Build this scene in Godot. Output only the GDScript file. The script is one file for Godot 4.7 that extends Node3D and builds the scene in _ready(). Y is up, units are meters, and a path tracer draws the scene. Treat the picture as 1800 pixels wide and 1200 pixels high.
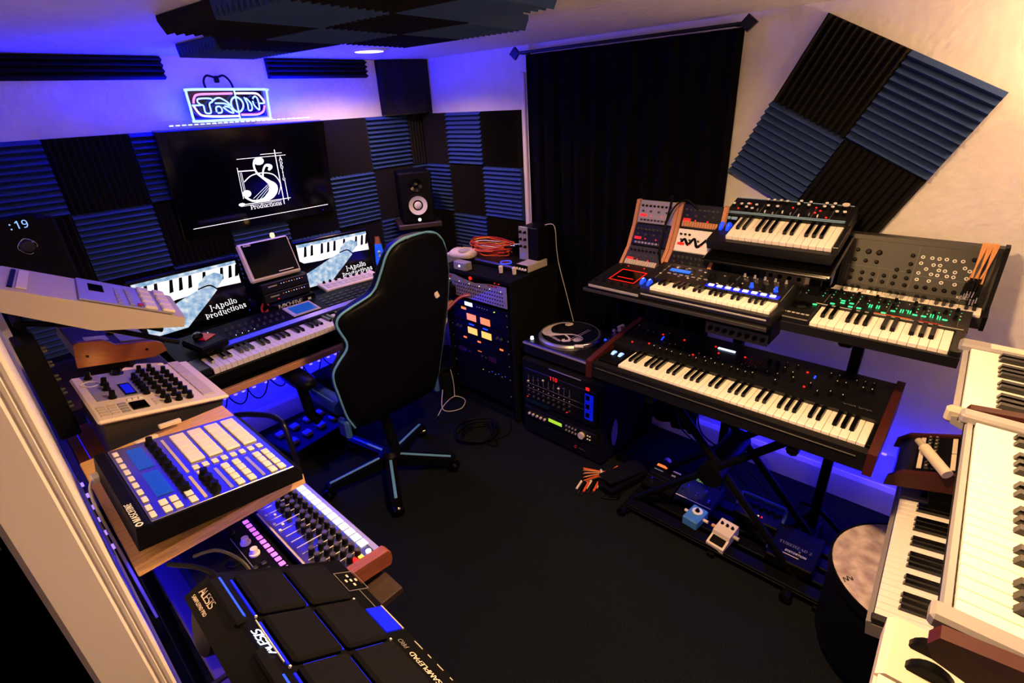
extends Node3D
# A small home studio, built in metres. Front wall z = 0, right wall x = 0, floor y = 0.

var meshes := {}
var taken := {}
var m := {}
var rng := RandomNumberGenerator.new()

func _ready() -> void:
	rng.seed = 7
	view()
	sky_and_lights()
	materials()
	room()
	foam()
	front_wall()
	desk_gear()
	left_bench()
	chair()
	racks()
	right_shelf()
	back_keyboards()
	floor_things()

# ---------------------------------------------------------------- camera, light
func view() -> void:
	var c := Camera3D.new()
	c.name = "camera"
	c.fov = 67.55
	c.near = 0.02
	c.position = Vector3(-2.324, 1.726, 2.918)
	c.rotation = Vector3(-0.440, -0.812, -0.055)
	add_child(c)
	c.current = true
	var w := WorldEnvironment.new()
	w.name = "environment"
	var e := Environment.new()
	e.background_mode = Environment.BG_COLOR
	e.background_color = Color(0, 0, 0)
	e.tonemap_mode = Environment.TONE_MAPPER_LINEAR
	e.tonemap_exposure = 1.12
	e.sdfgi_enabled = true
	e.ssao_enabled = true
	e.ssil_enabled = true
	w.environment = e
	add_child(w)

const WARM := Color(1.0, 0.79, 0.54)
const BLUE := Color(0.0, 0.02, 1.0)

func sky_and_lights() -> void:
	# the ceiling downlight in view and its twin above the keyboards by the door
	var spot := SpotLight3D.new()
	spot.name = "downlight_light"
	spot.position = Vector3(-0.67, 1.970, 0.50)
	spot.rotation_degrees = Vector3(-90, 0, 0)
	spot.spot_angle = 77.0
	spot.spot_angle_attenuation = 0.5
	spot.spot_range = 8.0
	spot.spot_attenuation = 2.0
	spot.light_size = 0.06
	spot.light_color = WARM
	spot.light_energy = 1.1
	spot.shadow_enabled = true
	add_child(spot)
	area("second_downlight_light", Vector3(-1.46, 1.972, 2.48), Vector3(-90, 0, 0), 0.12, 0.12, WARM, 4.5)
	# uplighter standing in the corner behind the keyboards, out of frame
	area("uplighter_light", Vector3(-0.28, 1.56, 3.32), Vector3(90, 0, 0), 0.16, 0.16, WARM, 1.1)
	# blue strips: on top of the television, under the desk, along the skirting, behind the bench
	area("television_strip_light", Vector3(-1.16, 1.715, 0.085), Vector3(90, 0, 0), 0.70, 0.02, BLUE, 7.0)
	area("desk_strip_light", Vector3(-1.25, 0.30, 0.055), Vector3(0, 180, 0), 1.2, 0.02, BLUE, 0.9)
	area("desk_strip_wall_light", Vector3(-1.25, 0.34, 0.13), Vector3(0, 0, 0), 1.2, 0.02, BLUE, 0.6)
	area("skirting_strip_light", Vector3(-0.035, 0.30, 2.3), Vector3(-35, 90, 0), 1.9, 0.02, BLUE, 0.9)
	area("skirting_strip_wall_light", Vector3(-0.11, 0.30, 2.3), Vector3(0, -90, 0), 1.9, 0.02, BLUE, 0.5)
	area("bench_strip_light", Vector3(-2.30, 0.93, 1.6), Vector3(-50, -90, 0), 1.2, 0.02, BLUE, 0.35)
	# the neon sign throws a little of its own light on the wall
	area("neon_light", Vector3(-1.218, 1.777, 0.105), Vector3(0, 180, 0), 0.34, 0.12, Color(0.0, 0.05, 1.0), 0.15)

func area(called: String, at: Vector3, turn: Vector3, sx: float, sy: float, col: Color, energy: float) -> void:
	var l := AreaLight3D.new()
	l.name = called
	l.position = at
	l.rotation_degrees = turn
	l.area_size = Vector2(sx, sy)
	l.light_color = col
	l.light_energy = energy
	l.area_range = 8.0
	l.shadow_enabled = true
	add_child(l)

# ---------------------------------------------------------------- helpers
func mat(key: String, col: Color, rough := 0.6, metal := 0.0, glow := 0.0) -> StandardMaterial3D:
	var s := StandardMaterial3D.new()
	s.albedo_color = col
	s.roughness = rough
	s.metallic = metal
	if glow > 0.0:
		s.emission_enabled = true
		s.emission = col
		s.emission_energy_multiplier = glow
	m[key] = s
	return s

func noise_tex(sd: int, freq: float, lo: Color, hi: Color, oct := 4, size := 256) -> ImageTexture:
	var n := FastNoiseLite.new()
	n.seed = sd
	n.frequency = freq
	n.fractal_octaves = oct
	var g := n.get_seamless_image(size, size)
	var im := Image.create(size, size, true, Image.FORMAT_RGB8)
	for y in size:
		for x in size:
			im.set_pixel(x, y, lo.lerp(hi, g.get_pixel(x, y).r))
	im.generate_mipmaps()
	return ImageTexture.create_from_image(im)

func bump_tex(sd: int, freq: float, strength: float, size := 256) -> ImageTexture:
	var n := FastNoiseLite.new()
	n.seed = sd
	n.frequency = freq
	var g := n.get_seamless_image(size, size)
	g.convert(Image.FORMAT_RGBA8)
	g.bump_map_to_normal_map(strength)
	g.generate_mipmaps()
	return ImageTexture.create_from_image(g)

func tile_tex(s: StandardMaterial3D, tex: Texture2D, scale: Vector3, nrm: Texture2D = null, depth := 1.0) -> void:
	s.uv1_triplanar = true
	s.uv1_scale = scale
	if tex:
		s.albedo_texture = tex
	if nrm:
		s.normal_enabled = true
		s.normal_texture = nrm
		s.normal_scale = depth

func numbered(called: String) -> String:
	if not taken.has(called):
		taken[called] = 0
		return called
	taken[called] += 1
	return "%s_%03d" % [called, taken[called]]

func thing(called: String, label: String, category: String, at: Vector3, turn := Vector3.ZERO, group := "") -> Node3D:
	var o := Node3D.new()
	o.name = numbered(called)
	add_child(o)
	o.position = at
	o.rotation_degrees = turn
	o.set_meta("label", label)
	o.set_meta("category", category)
	if group != "":
		o.set_meta("group", group)
	return o

func part(p: Node3D, called: String, mesh: Mesh, mt: Material, at := Vector3.ZERO, turn := Vector3.ZERO) -> MeshInstance3D:
	var o := MeshInstance3D.new()
	o.name = called
	o.mesh = mesh
	o.material_override = mt
	p.add_child(o, true)
	o.position = at
	o.rotation_degrees = turn
	return o

func structure(called: String, mesh: Mesh, mt: Material, at := Vector3.ZERO) -> MeshInstance3D:
	var o := part(self, called, mesh, mt, at)
	o.set_meta("kind", "structure")
	return o

func b(p: Node3D, called: String, mt: Material, at: Vector3, size: Vector3, bev := 0.002, turn := Vector3.ZERO) -> MeshInstance3D:
	return part(p, called, box(size, bev), mt, at, turn)

func begin() -> SurfaceTool:
	var s := SurfaceTool.new()
	s.begin(Mesh.PRIMITIVE_TRIANGLES)
	return s

func tri(s: SurfaceTool, p: Vector3, q: Vector3, r: Vector3, n: Vector3) -> void:
	if (q - p).cross(r - p).dot(n) > 0.0:
		var t := q
		q = r
		r = t
	for v: Vector3 in [p, q, r]:
		s.set_normal(n)
		s.add_vertex(v)

func poly(s: SurfaceTool, pts: Array, n: Vector3) -> void:
	for i in range(1, pts.size() - 1):
		tri(s, pts[0], pts[i], pts[i + 1], n)

func box(size: Vector3, bev := 0.002) -> Mesh:
	var key := "b%.4f,%.4f,%.4f,%.4f" % [size.x, size.y, size.z, bev]
	if meshes.has(key):
		return meshes[key]
	var h := size * 0.5
	var e: float = min(bev, min(h.x, min(h.y, h.z)) * 0.8)
	var s := begin()
	var vert := func(ax: int, sg: Vector3) -> Vector3:
		var v := Vector3(sg.x * (h.x - e), sg.y * (h.y - e), sg.z * (h.z - e))
		v[ax] = sg[ax] * h[ax]
		return v
	for a in 3:
		var b1 := (a + 1) % 3
		var c1 := (a + 2) % 3
		for sa in [-1.0, 1.0]:
			var pts := []
			for pr in [[-1.0, -1.0], [1.0, -1.0], [1.0, 1.0], [-1.0, 1.0]]:
				var sg := Vector3.ZERO
				sg[a] = sa
				sg[b1] = pr[0]
				sg[c1] = pr[1]
				pts.append(vert.call(a, sg))
			var n := Vector3.ZERO
			n[a] = sa
			poly(s, pts, n)
			if e > 0.0:
				for sb in [-1.0, 1.0]:
					var q := []
					for st: Array in [[a, -1.0], [a, 1.0], [b1, 1.0], [b1, -1.0]]:
						var g := Vector3.ZERO
						g[a] = sa
						g[b1] = sb
						g[c1] = st[1]
						q.append(vert.call(st[0], g))
					var en := Vector3.ZERO
					en[a] = sa
					en[b1] = sb
					poly(s, q, en.normalized())
	if e > 0.0:
		for sx in [-1.0, 1.0]:
			for sy in [-1.0, 1.0]:
				for sz in [-1.0, 1.0]:
					var g2 := Vector3(sx, sy, sz)
					poly(s, [vert.call(0, g2), vert.call(1, g2), vert.call(2, g2)], g2.normalized())
	meshes[key] = s.commit()
	return meshes[key]

# profile: Vector2(radius, height) from bottom to top, turned round y
func lathe(profile: Array, seg := 16) -> Mesh:
	var key := "l" + str(profile) + str(seg)
	if meshes.has(key):
		return meshes[key]
	var s := begin()
	for i in profile.size() - 1:
		var p: Vector2 = profile[i]
		var q: Vector2 = profile[i + 1]
		var d := (q - p).normalized()
		for k in seg:
			var a0 := TAU * k / seg
			var a1 := TAU * (k + 1) / seg
			var r0 := Vector3(cos(a0), 0, sin(a0))
			var r1 := Vector3(cos(a1), 0, sin(a1))
			var n0: Vector3 = r0 * d.y + Vector3(0, -d.x, 0)
			var n1: Vector3 = r1 * d.y + Vector3(0, -d.x, 0)
			var v := [r0 * p.x + Vector3(0, p.y, 0), r1 * p.x + Vector3(0, p.y, 0), r1 * q.x + Vector3(0, q.y, 0), r0 * q.x + Vector3(0, q.y, 0)]
			var nn := [n0, n1, n1, n0]
			for t: Array in [[0, 1, 2], [0, 2, 3]]:
				var u := t.duplicate()
				if (v[t[1]] - v[t[0]]).cross(v[t[2]] - v[t[0]]).dot(n0 + n1) > 0.0:
					u = [t[0], t[2], t[1]]
				if (v[t[1]] - v[t[0]]).cross(v[t[2]] - v[t[0]]).length() < 1e-12:
					continue
				for j: int in u:
					s.set_normal(nn[j])
					s.add_vertex(v[j])
	meshes[key] = s.commit()
	return meshes[key]

func disc(r: float, h: float, seg := 20) -> Mesh:
	return lathe([Vector2(0, 0), Vector2(r, 0), Vector2(r, h), Vector2(0, h)], seg)

# outline extruded along an axis: x -> outline is (z, y); y -> (x, z); z -> (x, y)
func prism(outline: Array, depth: float, axis := "x") -> Mesh:
	var key := "p" + str(outline) + str(depth) + axis
	if meshes.has(key):
		return meshes[key]
	var put := func(v: Vector2, w: float) -> Vector3:
		if axis == "x":
			return Vector3(w, v.y, v.x)
		if axis == "y":
			return Vector3(v.x, w, v.y)
		return Vector3(v.x, v.y, w)
	var pk := PackedVector2Array(outline)
	var s := begin()
	var h := depth * 0.5
	var ids := Geometry2D.triangulate_polygon(pk)
	var up: Vector3 = put.call(Vector2.ZERO, 1.0)
	for i in range(0, ids.size(), 3):
		for w in [-h, h]:
			tri(s, put.call(pk[ids[i]], w), put.call(pk[ids[i + 1]], w), put.call(pk[ids[i + 2]], w), up * signf(w))
	var ar := 0.0
	for i in pk.size():
		ar += pk[i].cross(pk[(i + 1) % pk.size()])
	for i in pk.size():
		var p := pk[i]
		var q := pk[(i + 1) % pk.size()]
		var d := (q - p).normalized()
		var n2 := Vector2(d.y, -d.x) * signf(ar)
		poly(s, [put.call(p, -h), put.call(q, -h), put.call(q, h), put.call(p, h)], put.call(n2, 0.0))
	meshes[key] = s.commit()
	return meshes[key]

func smooth_path(pts: Array, steps := 6, closed := false) -> Array:
	var out := []
	var n := pts.size()
	var last := n if closed else n - 1
	for i in last:
		var p0 = pts[(i - 1 + n) % n] if closed or i > 0 else pts[0]
		var p1 = pts[i]
		var p2 = pts[(i + 1) % n]
		var p3 = pts[(i + 2) % n] if closed or i + 2 < n else pts[n - 1]
		for k in steps:
			out.append(p1.cubic_interpolate(p2, p0, p3, float(k) / steps))
	if not closed:
		out.append(pts[n - 1])
	return out

func tube(pts: Array, r: float, seg := 6, closed := false) -> Mesh:
	var s := begin()
	var n := pts.size()
	var rings := []
	var side := Vector3.ZERO
	for i in n:
		var t: Vector3
		if closed:
			t = (pts[(i + 1) % n] - pts[(i - 1 + n) % n]).normalized()
		else:
			t = (pts[min(i + 1, n - 1)] - pts[max(i - 1, 0)]).normalized()
		if side == Vector3.ZERO:
			side = t.cross(Vector3.UP if absf(t.y) < 0.9 else Vector3.RIGHT).normalized()
		side = (side - t * side.dot(t)).normalized()
		var other := t.cross(side)
		var ring := []
		for k in seg:
			var a := TAU * k / seg
			ring.append([pts[i], side * cos(a) + other * sin(a)])
		rings.append(ring)
	var last := n if closed else n - 1
	for i in last:
		for k in seg:
			var q := [rings[i][k], rings[(i + 1) % n][k], rings[(i + 1) % n][(k + 1) % seg], rings[i][(k + 1) % seg]]
			var mid: Vector3 = q[0][1] + q[2][1]
			for t: Array in [[0, 1, 2], [0, 2, 3]]:
				var v := []
				for j: int in t:
					v.append([q[j][0] + q[j][1] * r, q[j][1]])
				if (v[1][0] - v[0][0]).cross(v[2][0] - v[0][0]).dot(mid) > 0.0:
					var sw = v[1]
					v[1] = v[2]
					v[2] = sw
				for vv: Array in v:
					s.set_normal(vv[1])
					s.add_vertex(vv[0])
	if not closed:
		for e in [0, n - 1]:
			var nn: Vector3 = (pts[0] - pts[1]).normalized() if e == 0 else (pts[n - 1] - pts[n - 2]).normalized()
			var cap := []
			for k in seg:
				cap.append(rings[e][k][0] + rings[e][k][1] * r)
			poly(s, cap, nn)
	return s.commit()

func cable(p: Node3D, called: String, mt: Material, pts: Array, r: float, seg := 6) -> MeshInstance3D:
	return part(p, called, tube(smooth_path(pts), r, seg), mt)

# stacked rounded rings: each level is [y, centre x, centre z, half width, half depth]
func loft(levels: Array, power := 3.0, seg := 20) -> Mesh:
	var s := begin()
	var rings := []
	for l: Array in levels:
		var ring := []
		for k in seg:
			var a := TAU * k / seg
			var c := cos(a)
			var d := sin(a)
			ring.append(Vector3(l[1] + l[3] * signf(c) * pow(absf(c), 2.0 / power), l[0], l[2] + l[4] * signf(d) * pow(absf(d), 2.0 / power)))
		rings.append(ring)
	s.set_smooth_group(0)
	for i in rings.size() - 1:
		for k in seg:
			var k1 := (k + 1) % seg
			for t: Array in [[rings[i][k], rings[i][k1], rings[i + 1][k1]], [rings[i][k], rings[i + 1][k1], rings[i + 1][k]]]:
				for v: Vector3 in t:
					s.add_vertex(v)
	for e in [0, rings.size() - 1]:
		var c2 := Vector3(levels[e][1], levels[e][0], levels[e][2])
		for k in seg:
			var k2 := (k + 1) % seg
			var t2 := [c2, rings[e][k2], rings[e][k]] if e == 0 else [c2, rings[e][k], rings[e][k2]]
			for v: Vector3 in t2:
				s.add_vertex(v)
	s.generate_normals()
	return s.commit()

# flat painted stroke in the xy plane; points are Vector3(x, y, width)
func stroke(pts: Array, curved := true) -> Mesh:
	var q := smooth_path(pts, 8) if curved and pts.size() > 2 else pts
	var s := begin()
	for i in q.size() - 1:
		var d0 := Vector2(q[min(i + 1, q.size() - 1)].x - q[max(i - 1, 0)].x, q[min(i + 1, q.size() - 1)].y - q[max(i - 1, 0)].y).normalized()
		var j := i + 1
		var d1 := Vector2(q[min(j + 1, q.size() - 1)].x - q[max(j - 1, 0)].x, q[min(j + 1, q.size() - 1)].y - q[max(j - 1, 0)].y).normalized()
		var n0: Vector3 = Vector3(-d0.y, d0.x, 0) * q[i].z * 0.5
		var n1: Vector3 = Vector3(-d1.y, d1.x, 0) * q[j].z * 0.5
		var a := Vector3(q[i].x, q[i].y, 0)
		var c := Vector3(q[j].x, q[j].y, 0)
		poly(s, [a - n0, a + n0, c + n1, c - n1], Vector3(0, 0, 1))
	return s.commit()

func flat(outline: Array) -> Mesh:
	var pk := PackedVector2Array(outline)
	var s := begin()
	var ids := Geometry2D.triangulate_polygon(pk)
	for i in range(0, ids.size(), 3):
		var v := []
		for j in 3:
			v.append(Vector3(pk[ids[i + j]].x, pk[ids[i + j]].y, 0))
		tri(s, v[0], v[1], v[2], Vector3(0, 0, 1))
	return s.commit()

func oval(cx: float, cy: float, rx: float, ry: float, n := 20) -> Array:
	var out := []
	for k in n:
		out.append(Vector2(cx + rx * cos(TAU * k / n), cy + ry * sin(TAU * k / n)))
	return out

# lettering of height h, facing +z of the parent, turned as asked
func words(p: Node3D, text: String, mt: Material, at: Vector3, turn: Vector3, h: float, font := "Droid Sans", heavy := 0.0, slant := 0.0, wide := 1.0) -> MeshInstance3D:
	var f := SystemFont.new()
	f.font_names = PackedStringArray([font])
	var v := FontVariation.new()
	v.base_font = f
	v.variation_embolden = minf(heavy, 0.0)
	v.variation_transform = Transform2D(Vector2(wide, 0), Vector2(slant, 1), Vector2.ZERO)
	var t := TextMesh.new()
	t.text = text
	t.font = v
	t.font_size = 32
	t.pixel_size = h / 24.0
	t.depth = 0.0006
	return part(p, "lettering", t, mt, at, turn)

const SHARP := [true, true, false, true, true, true, false]

func keys(p: Node3D, x0: float, count: int, first: int, pitch: float, length: float, front: float, top := 0.0, black_len := 0.0, h := 0.014, mw := "white_key", overhang := 0.0) -> void:
	var bl := black_len if black_len > 0.0 else length * 0.62
	for i in count:
		var k := b(p, "white_key", m[mw], Vector3(x0 + pitch * (i + 0.5), top - h * 0.5, front - length * 0.5), Vector3(pitch - 0.0011, h, length), 0.0012)
		if overhang > 0.0:
			b(k, "key_front", m[mw], Vector3(0, -overhang * 0.5, length * 0.5 - 0.002), Vector3(pitch - 0.0013, overhang, 0.003), 0.0005)
	var outline := [Vector2(-bl * 0.5, -0.006), Vector2(bl * 0.5, -0.006), Vector2(bl * 0.5 - 0.006, 0.007), Vector2(-bl * 0.5, 0.007)]
	var mesh := prism(outline, pitch * 0.54, "x")
	for i in count - 1:
		if SHARP[(first + i) % 7]:
			part(p, "black_key", mesh, m.black_key, Vector3(x0 + pitch * (i + 1), top + 0.004, front - length + bl * 0.5))

func knob(p: Node3D, at: Vector3, r: float, h: float, mt: Material, pointer := "", turn := Vector3.ZERO) -> MeshInstance3D:
	var o := part(p, "knob", lathe([Vector2(r, 0), Vector2(r, h * 0.25), Vector2(r * 0.74, h * 0.32), Vector2(r * 0.66, h), Vector2(0, h)], 12), mt, at, turn)
	if pointer != "":
		b(o, "pointer", m[pointer], Vector3(0, h + 0.0004, -r * 0.25), Vector3(r * 0.28, 0.0012, r * 0.8), 0.0)
	return o

func cap_knob(p: Node3D, at: Vector3, r: float, h: float, mt: Material, cap: Material) -> void:
	var o := part(p, "knob", lathe([Vector2(r, 0), Vector2(r * 0.8, h * 0.8)], 10), mt, at)
	part(o, "cap", disc(r * 0.8, h * 0.2, 10), cap, Vector3(0, h * 0.8, 0))

func button(p: Node3D, mt: Material, at: Vector3, sx: float, sz: float, h := 0.004, called := "button") -> MeshInstance3D:
	return b(p, called, mt, at + Vector3(0, h * 0.5, 0), Vector3(sx, h, sz), 0.001)

func wheel(p: Node3D, at: Vector3, r: float, w: float, mt: Material) -> void:
	part(p, "wheel", lathe([Vector2(0, -w * 0.5), Vector2(r * 0.9, -w * 0.5), Vector2(r, -w * 0.3), Vector2(r, w * 0.3), Vector2(r * 0.9, w * 0.5), Vector2(0, w * 0.5)], 20), mt, at, Vector3(0, 0, 90))

func led(p: Node3D, at: Vector3, mt: Material, r := 0.0022) -> void:
	part(p, "indicator_light", lathe([Vector2(r, 0), Vector2(r * 0.7, r * 0.7), Vector2(0, r)], 8), mt, at)

# ---------------------------------------------------------------- materials
func materials() -> void:
	var wall := mat("wall", Color(0.94, 0.925, 0.92), 0.75)
	tile_tex(wall, noise_tex(3, 0.02, Color(0.95, 0.95, 0.95), Color(1, 1, 1)), Vector3(1.2, 1.2, 1.2), bump_tex(4, 0.08, 2.0), 0.25)
	var carpet := mat("carpet", Color(0.14, 0.16, 0.16), 0.95)
	tile_tex(carpet, noise_tex(5, 0.12, Color(0.45, 0.45, 0.45), Color(1, 1, 1)), Vector3(5, 5, 5), bump_tex(6, 0.3, 8.0), 1.0)
	mat("trim", Color(0.90, 0.87, 0.85), 0.45)
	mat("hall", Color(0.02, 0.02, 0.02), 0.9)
	var fd := mat("foam_dark", Color(0.165, 0.158, 0.148), 0.95)
	var speck := noise_tex(8, 0.35, Color(0.62, 0.62, 0.62), Color(1, 1, 1), 2)
	tile_tex(fd, speck, Vector3(9, 9, 9))
	var fb := mat("foam_blue", Color(0.26, 0.36, 0.60), 0.95)
	tile_tex(fb, speck, Vector3(9, 9, 9))
	var cur := mat("curtain", Color(0.02, 0.02, 0.024), 1.0)
	tile_tex(cur, speck, Vector3(7, 7, 7))
	mat("black", Color(0.035, 0.035, 0.037), 0.45)
	mat("black_soft", Color(0.05, 0.05, 0.052), 0.8)
	mat("black_gloss", Color(0.02, 0.02, 0.022), 0.12)
	mat("black_panel", Color(0.06, 0.06, 0.065), 0.35)
	mat("graphite", Color(0.14, 0.135, 0.13), 0.5)
	mat("alu_dark", Color(0.20, 0.20, 0.22), 0.30, 0.9)
	mat("alu_face", Color(0.60, 0.60, 0.66), 0.26, 1.0)
	mat("alu", Color(0.72, 0.72, 0.74), 0.35, 0.8)
	mat("chrome", Color(0.85, 0.85, 0.87), 0.15, 1.0)
	mat("white_key", Color(0.93, 0.91, 0.87), 0.35)
	mat("black_key", Color(0.025, 0.024, 0.024), 0.22)
	mat("white", Color(0.88, 0.88, 0.87), 0.5)
	mat("print_white", Color(0.92, 0.92, 0.90), 0.6)
	mat("print_grey", Color(0.45, 0.45, 0.45), 0.6)
	mat("button_white", Color(0.86, 0.83, 0.79), 0.5)
	mat("beige", Color(0.70, 0.66, 0.60), 0.6)
	mat("beige_light", Color(0.86, 0.81, 0.75), 0.5)
	mat("beige_dim", Color(0.74, 0.69, 0.64), 0.5)
	mat("silver", Color(0.62, 0.61, 0.62), 0.4, 0.3)
	mat("grey_synth", Color(0.50, 0.48, 0.43), 0.5)
	mat("knob", Color(0.05, 0.05, 0.05), 0.4)
	mat("knob_grey", Color(0.22, 0.21, 0.2), 0.5)
	mat("red_plastic", Color(0.72, 0.08, 0.05), 0.4)
	mat("orange_cable", Color(0.90, 0.33, 0.10), 0.5)
	mat("yellow_cable", Color(0.93, 0.66, 0.18), 0.5)
	mat("white_cable", Color(0.85, 0.84, 0.82), 0.5)
	mat("red_cable", Color(0.75, 0.10, 0.08), 0.5)
	mat("tan_cable", Color(0.80, 0.56, 0.32), 0.6)
	mat("piping", Color(0.40, 0.66, 0.78), 0.5)
	mat("chair_blue", Color(0.20, 0.36, 0.58), 0.5)
	mat("chair_black", Color(0.04, 0.04, 0.043), 0.42)
	mat("pale_blue", Color(0.55, 0.72, 0.85), 0.5)
	mat("copper", Color(0.80, 0.50, 0.38), 0.3, 0.7)
	# wood
	var grain := noise_tex(11, 0.03, Color(0.80, 0.76, 0.70), Color(1, 1, 1))
	for w: Array in [["wood_board", Color(0.92, 0.74, 0.50)], ["wood_cheek", Color(0.52, 0.28, 0.13)], ["wood_red", Color(0.27, 0.07, 0.04)], ["wood_stand", Color(0.80, 0.57, 0.34)], ["wood_desk", Color(0.86, 0.64, 0.46)], ["wood_dark", Color(0.20, 0.13, 0.10)]]:
		var s := mat(w[0], w[1], 0.5)
		tile_tex(s, grain, Vector3(22, 22, 2.0))
	var head := mat("drum_head", Color(0.86, 0.80, 0.79), 0.7)
	tile_tex(head, noise_tex(13, 0.025, Color(0.60, 0.55, 0.57), Color(1, 1, 1), 5), Vector3(2.2, 2.2, 2.2))
	for dull: String in ["black", "black_soft", "curtain", "carpet", "foam_dark", "foam_blue", "chair_black", "knob", "hall"]:
		m[dull].metallic_specular = 0.2
	# things that give off light
	mat("lamp_glow", Color(1.0, 0.88, 0.72), 0.5, 0.0, 4.0)
	mat("neon_white", Color(0.72, 0.88, 1.0), 0.3, 0.0, 1.05)
	mat("neon_pink", Color(1.0, 0.50, 0.55), 0.3, 0.0, 1.6)
	mat("neon_yellow", Color(1.0, 0.80, 0.45), 0.3, 0.0, 1.5)
	mat("led_strip", Color(0.45, 0.35, 1.0), 0.3, 0.0, 3.0)
	mat("led_white", Color(0.80, 0.86, 1.0), 0.3, 0.0, 2.0)
	mat("led_red", Color(1.0, 0.10, 0.07), 0.3, 0.0, 1.6)
	mat("led_orange", Color(1.0, 0.45, 0.18), 0.3, 0.0, 1.2)
	mat("led_green", Color(0.20, 1.0, 0.62), 0.3, 0.0, 0.9)
	mat("led_lime", Color(0.62, 0.85, 0.20), 0.3, 0.0, 0.8)
	mat("led_blue", Color(0.12, 0.25, 1.0), 0.3, 0.0, 1.6)
	mat("led_magenta", Color(0.86, 0.45, 0.95), 0.3, 0.0, 0.9)
	mat("wheel_blue", Color(0.10, 0.28, 1.0), 0.3, 0.0, 0.7)
	mat("wheel_white", Color(0.55, 0.75, 1.0), 0.3, 0.0, 0.9)
	mat("step_lit", Color(0.86, 0.91, 1.0), 0.4, 0.0, 0.62)
	mat("vu_orange", Color(1.0, 0.55, 0.25), 0.4, 0.0, 0.9)
	mat("vu_yellow", Color(1.0, 0.80, 0.33), 0.4, 0.0, 0.9)
	mat("screen_white", Color(0.95, 0.97, 1.0), 0.3, 0.0, 0.95)
	mat("screen_off", Color(0.012, 0.013, 0.018), 0.10)
	mat("screen_dim", Color(0.03, 0.035, 0.05), 0.12)
	mat("lcd_blue", Color(0.12, 0.40, 0.90), 0.3, 0.0, 0.65)
	mat("lcd_deep", Color(0.05, 0.10, 0.85), 0.3, 0.0, 0.55)
	var lcd := mat("lcd_speck", Color(1, 1, 1), 0.3, 0.0, 0.62)
	var lt := noise_tex(17, 0.12, Color(0.03, 0.18, 0.55), Color(0.16, 0.52, 0.95), 3)
	tile_tex(lcd, lt, Vector3(12, 12, 12))
	lcd.albedo_color = Color(0.1, 0.2, 0.4)
	lcd.emission = Color(1, 1, 1)
	lcd.emission_operator = BaseMaterial3D.EMISSION_OP_MULTIPLY
	lcd.emission_texture = lt
	var arm := mat("screen_arm", Color(0.1, 0.12, 0.15), 0.3, 0.0, 0.85)
	var at := noise_tex(19, 0.03, Color(0.38, 0.58, 0.78), Color(1.0, 1.0, 1.0), 4)
	tile_tex(arm, at, Vector3(3, 3, 3))
	arm.emission = Color(1, 1, 1)
	arm.emission_operator = BaseMaterial3D.EMISSION_OP_MULTIPLY
	arm.emission_texture = at
	mat("warm_bulb", Color(1.0, 0.78, 0.45), 0.4, 0.0, 2.5)
	mat("lava_glass", Color(0.10, 0.35, 0.95), 0.1, 0.0, 0.55)

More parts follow.
